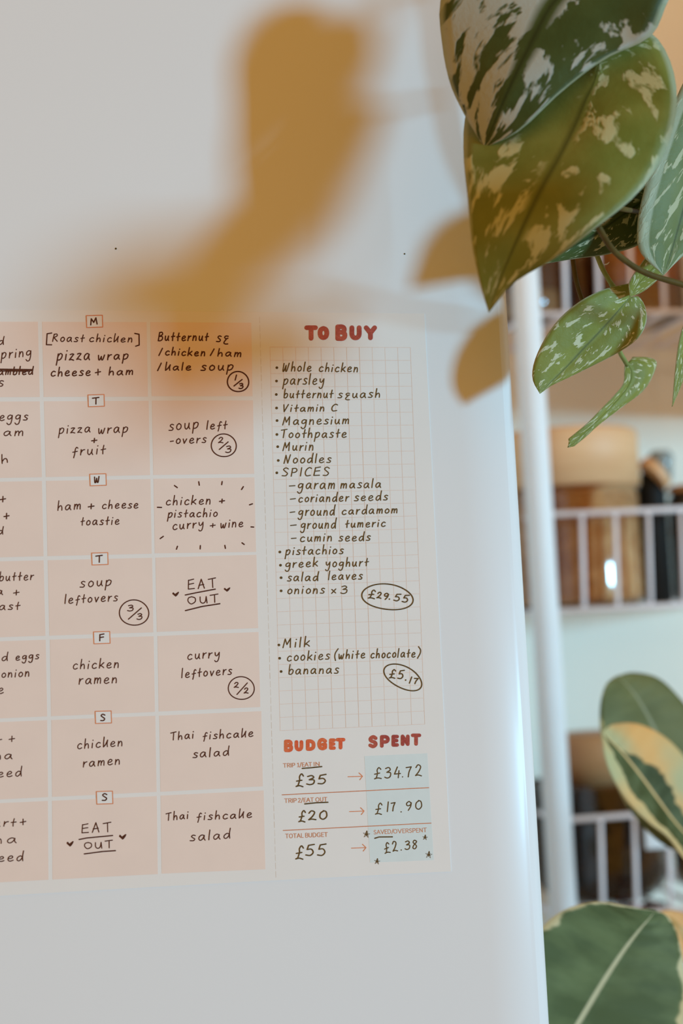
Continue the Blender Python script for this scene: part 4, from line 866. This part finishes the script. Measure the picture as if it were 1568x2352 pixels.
for lv, nm in ((1, 'upper'), (0, 'middle'), (-1, 'lower'), (-2, 'lowest')):
    zt = z_mid_top + pitch * lv; zb = z_mid_bot + pitch * lv
    if lv == 1: zb = zrow(719)
    bk = bpy.data.objects.new('basket', None); COL.objects.link(bk); bk.parent = rack; bk.matrix_parent_inverse = Matrix.Translation(-Vector(rack.location)); bk['label'] = nm + ' wire basket'
    BK[lv] = (bk, zt, zb)
    r1, r2 = .0022, .0019
    for nme, z in (('top_rail', zt), ('bottom_rail', zb)):
        bm = bmesh.new(); tube(bm, [Vector((POSTX, RY, z)), Vector((XR, RY, z)), Vector((XR, .645, z)), Vector((POSTX, .645, z)), Vector((POSTX, RY, z))][:2], r1 if nme == 'top_rail' else r2, 10)
        tube(bm, [Vector((POSTX, .645, z)), Vector((XR, .645, z))], r2, 8); tube(bm, [Vector((POSTX, RY, z)), Vector((POSTX, .645, z))], r2, 8); tube(bm, [Vector((XR, RY, z)), Vector((XR, .645, z))], r2, 8)
        bmobj(nme, bm, M['rack'], bk, True)
    k = -1; me = None
    while True:
        x = xs0 + sp * k; k += 1
        if x > XR - .01: break
        if x < POSTX + .012: continue
        if me is None:
            bm = bmesh.new()
            P = [Vector((.001, 0, zt)), Vector((-.0002, 0, (zt + zb) / 2)), Vector((-.0012, 0, zb + .004)), Vector((-.0013, .003, zb)), Vector((-.0013, .145, zb)), Vector((0, .145, zb + .02))]
            tube(bm, P, .0018, 8)
            me = bpy.data.meshes.new('wire'); bm.to_mesh(me); bm.free(); me.materials.append(M['rack'])
            for p in me.polygons: p.use_smooth = True
        o = bpy.data.objects.new('wire', me); COL.objects.link(o); o.parent = bk; o.location = (x, RY, 0)
# ------------------------------------------------------------------ what stands in the rack
def sr(pxl, pxr, y):
    a, b = at(pxl, 1300, -y).x, at(pxr, 1300, -y).x; return (a + b) / 2, (b - a) / 2
def jar(name, label, cat, px, r, y, z0, z1, zl, fills, lidm, lid_r=None, glassm='glass', group=None, corner=.006):
    x = at(px, 1300, -y).x
    t = thing(name, label, cat, (x, y, z0), group); c = (x, y, z0); h = z1 - z0
    prof = [(0, 0)] + [(r - corner + corner * math.sin(a), corner - corner * math.cos(a)) for a in [PI / 2 * i / 6 for i in range(7)]] + [(r, h - .006), (r - .004, h)]
    bm = bmesh.new(); lathe(bm, prof, c, 48); bmobj('glass_body', bm, M[glassm], t, True)
    zz = .003; ri = r - .0025
    for j, (fm, fh) in enumerate(fills):
        top = fh * h; co = max(corner - .002, .001) if j == 0 else .0004
        pr = [(0, zz)] + [(ri - co + co * math.sin(a), zz + co - co * math.cos(a)) for a in [PI / 2 * i / 5 for i in range(6)]] + [(ri, top), (0, top)]
        bm = bmesh.new(); lathe(bm, pr, c, 40); bmobj('contents', bm, M[fm], t, True).data.shade_smooth()
        zz = top + .0003
    if lidm:
        lr = lid_r or r; lh = zl - z1
        bm = bmesh.new(); lathe(bm, [(0, h - .008), (lr - .004, h - .008), (lr - .004, h), (lr, h + .0005), (lr, h + lh - .005), (lr - .0015, h + lh - .0015), (lr - .005, h + lh), (0, h + lh)], c, 48)
        o = bmobj('lid', bm, M[lidm], t); 
        for p in o.data.polygons: p.use_smooth = abs(p.normal.z) < .5
    return t
YJ = .565
def zz(py, y=YJ): return at(1400, py, -y).z
def rad(pxc, pxr, y): return at(pxr, 1300, -y).x - at(pxc, 1300, -y).x
floor_m = z_mid_bot + .0022; floor_u = BK[1][2] + .0022; floor_l = BK[-1][2] + .0022; floor_b = BK[-2][2] + .0022
YM = .56
jar('storage_jar', 'wide glass jar of amber pasta under a tall pale wooden lid, middle basket', 'jar', 1318, rad(1318, 1472, YM), YM, floor_m, zz(1122, YM), zz(991, YM), [('pasta', .93)], 'bamboo', corner=.008)
# dark bottle with a tilted wooden stopper beside it
x = at(1508, 1300, -.56).x; r_ = rad(1508, 1538, .56)
t = thing('dark_jar', 'small black jar with a tilted wooden lid beside the wide amber jar', 'jar', (x, .56, floor_m))
hh = zz(1090) - floor_m
bm = bmesh.new(); lathe(bm, [(0, 0), (r_ - .002, 0), (r_, .003), (r_, hh - .01), (r_ - .003, hh), (0, hh)], (x, .56, floor_m), 32); bmobj('jar_body', bm, M['black'], t, True)
def disc(name, p0, p1, th, dep_, mat, par):
    """slanted round lid seen from its rim: axis at right angles to the line p0-p1"""
    a, b = Vector(p0), Vector(p1); c = (a + b) / 2; d = (b - a).normalized(); ax = d.cross(Vector((0, 1, 0))).normalized(); R_ = (b - a).length / 2
    bm = bmesh.new(); tube(bm, [c - ax * th / 2, c + ax * th / 2], R_, 32); o = bmobj(name, bm, mat, par); return o
disc('lid', at(1476, 1056, -.552), at(1530, 1120, -.552), .006, 0, M['bamboo'], t)
bm = bmesh.new(); lathe(bm, [(0, 0), (.008, 0), (.010, .02), (.007, .024), (0, .024)], (at(1520, 1100, -.59).x, .59, zz(1110, .59)), 20)
x2 = at(1515, 1300, -.60).x
bmobj('stopper', bm, M['greyglass'], t, True)
jar('amber_jar', 'brown glass jar with dark contents at the right of the middle basket', 'jar', 1612, rad(1612, 1678, YM), YM, floor_m, zz(1140), zz(1122), [('darkbean', .9)], 'bamboo_dark', glassm='glass_dark')
# upper basket
jar('storage_jar', 'glass jar of brown powder over tan grains, leftmost in the upper basket', 'jar', 1240, rad(1240, 1328, YM), YM, floor_u, zz(540), zz(500), [('tanfill', .34), ('cocoa', .95)], 'bamboo_dark', corner=.014)
jar('storage_jar', 'glass jar of dark brown powder over tan grains, in the upper basket behind the vine', 'jar', 1372, rad(1372, 1412, .60), .60, floor_u, zz(560), zz(520), [('tanfill', .36), ('cocoa', .95)], 'bamboo_dark', corner=.01)
jar('storage_jar', 'glass jar of orange lentils over tan grains, right in the upper basket', 'jar', 1510, rad(1510, 1606, YM), YM, floor_u, zz(520), zz(480), [('tanfill', .36), ('orangefill', .95)], 'bamboo', corner=.006)
# lower basket
jar('storage_jar', 'wide jar of dark beans under a brown wooden lid, lower basket', 'jar', 1336, rad(1336, 1486, YM), YM, floor_l, zz(1786), zz(1678), [('darkbean', .97)], 'bamboo_dark', rad(1336, 1420, YM), 'glass_dark', corner=.026)
jar('small_jar', 'small jar of tan grains behind the cream-edged leaf, lower basket', 'jar', 1560, rad(1560, 1612, .57), .57, floor_l, zz(1880), zz(1850), [('tanfill', .45), ('cocoa', .9)], 'black', corner=.012)
tg = thing('label_clip', 'white plastic clip label hooked over the lower basket rail', 'clip', at(1506, 1876, -(RY - .004)))
c = at(1506, 1912, -(RY - .006)); bm = bmesh.new(); box(bm, (c.x - .0085, RY - .0075, c.z - .0115), (c.x + .0085, RY - .0045, c.z + .0135), .0014, 3); bmobj('plate', bm, M['whiteplastic'], tg, True)
# two tall bottles in the lowest basket
for px, cap, lab in ((1398, 'redcap', 'tall bottle with a red cap in the lowest basket'), (1452, 'black', 'tall bottle with a black cap in the lowest basket')):
    yb = .535 if cap == 'redcap' else .60; x = at(px, 1300, -yb).x; z0 = floor_b; h = zz(2082, yb) - z0
    t = thing('bottle', lab, 'bottle', (x, yb, z0)); t['group'] = 'bottles in the lowest basket'
    bm = bmesh.new(); lathe(bm, [(0, 0), (.016, 0), (.017, .003), (.017, h * .7), (.009, h * .84), (.008, h - .012), (0, h - .012)], (x, yb, z0), 28); bmobj('bottle_body', bm, M['amberglass'], t, True)
    bm = bmesh.new(); lathe(bm, [(0, h - .0118), (.0095, h - .0118), (.0095, h - .001), (.0085, h), (0, h)], (x, yb, z0), 20); bmobj('cap', bm, M[cap], t, True)
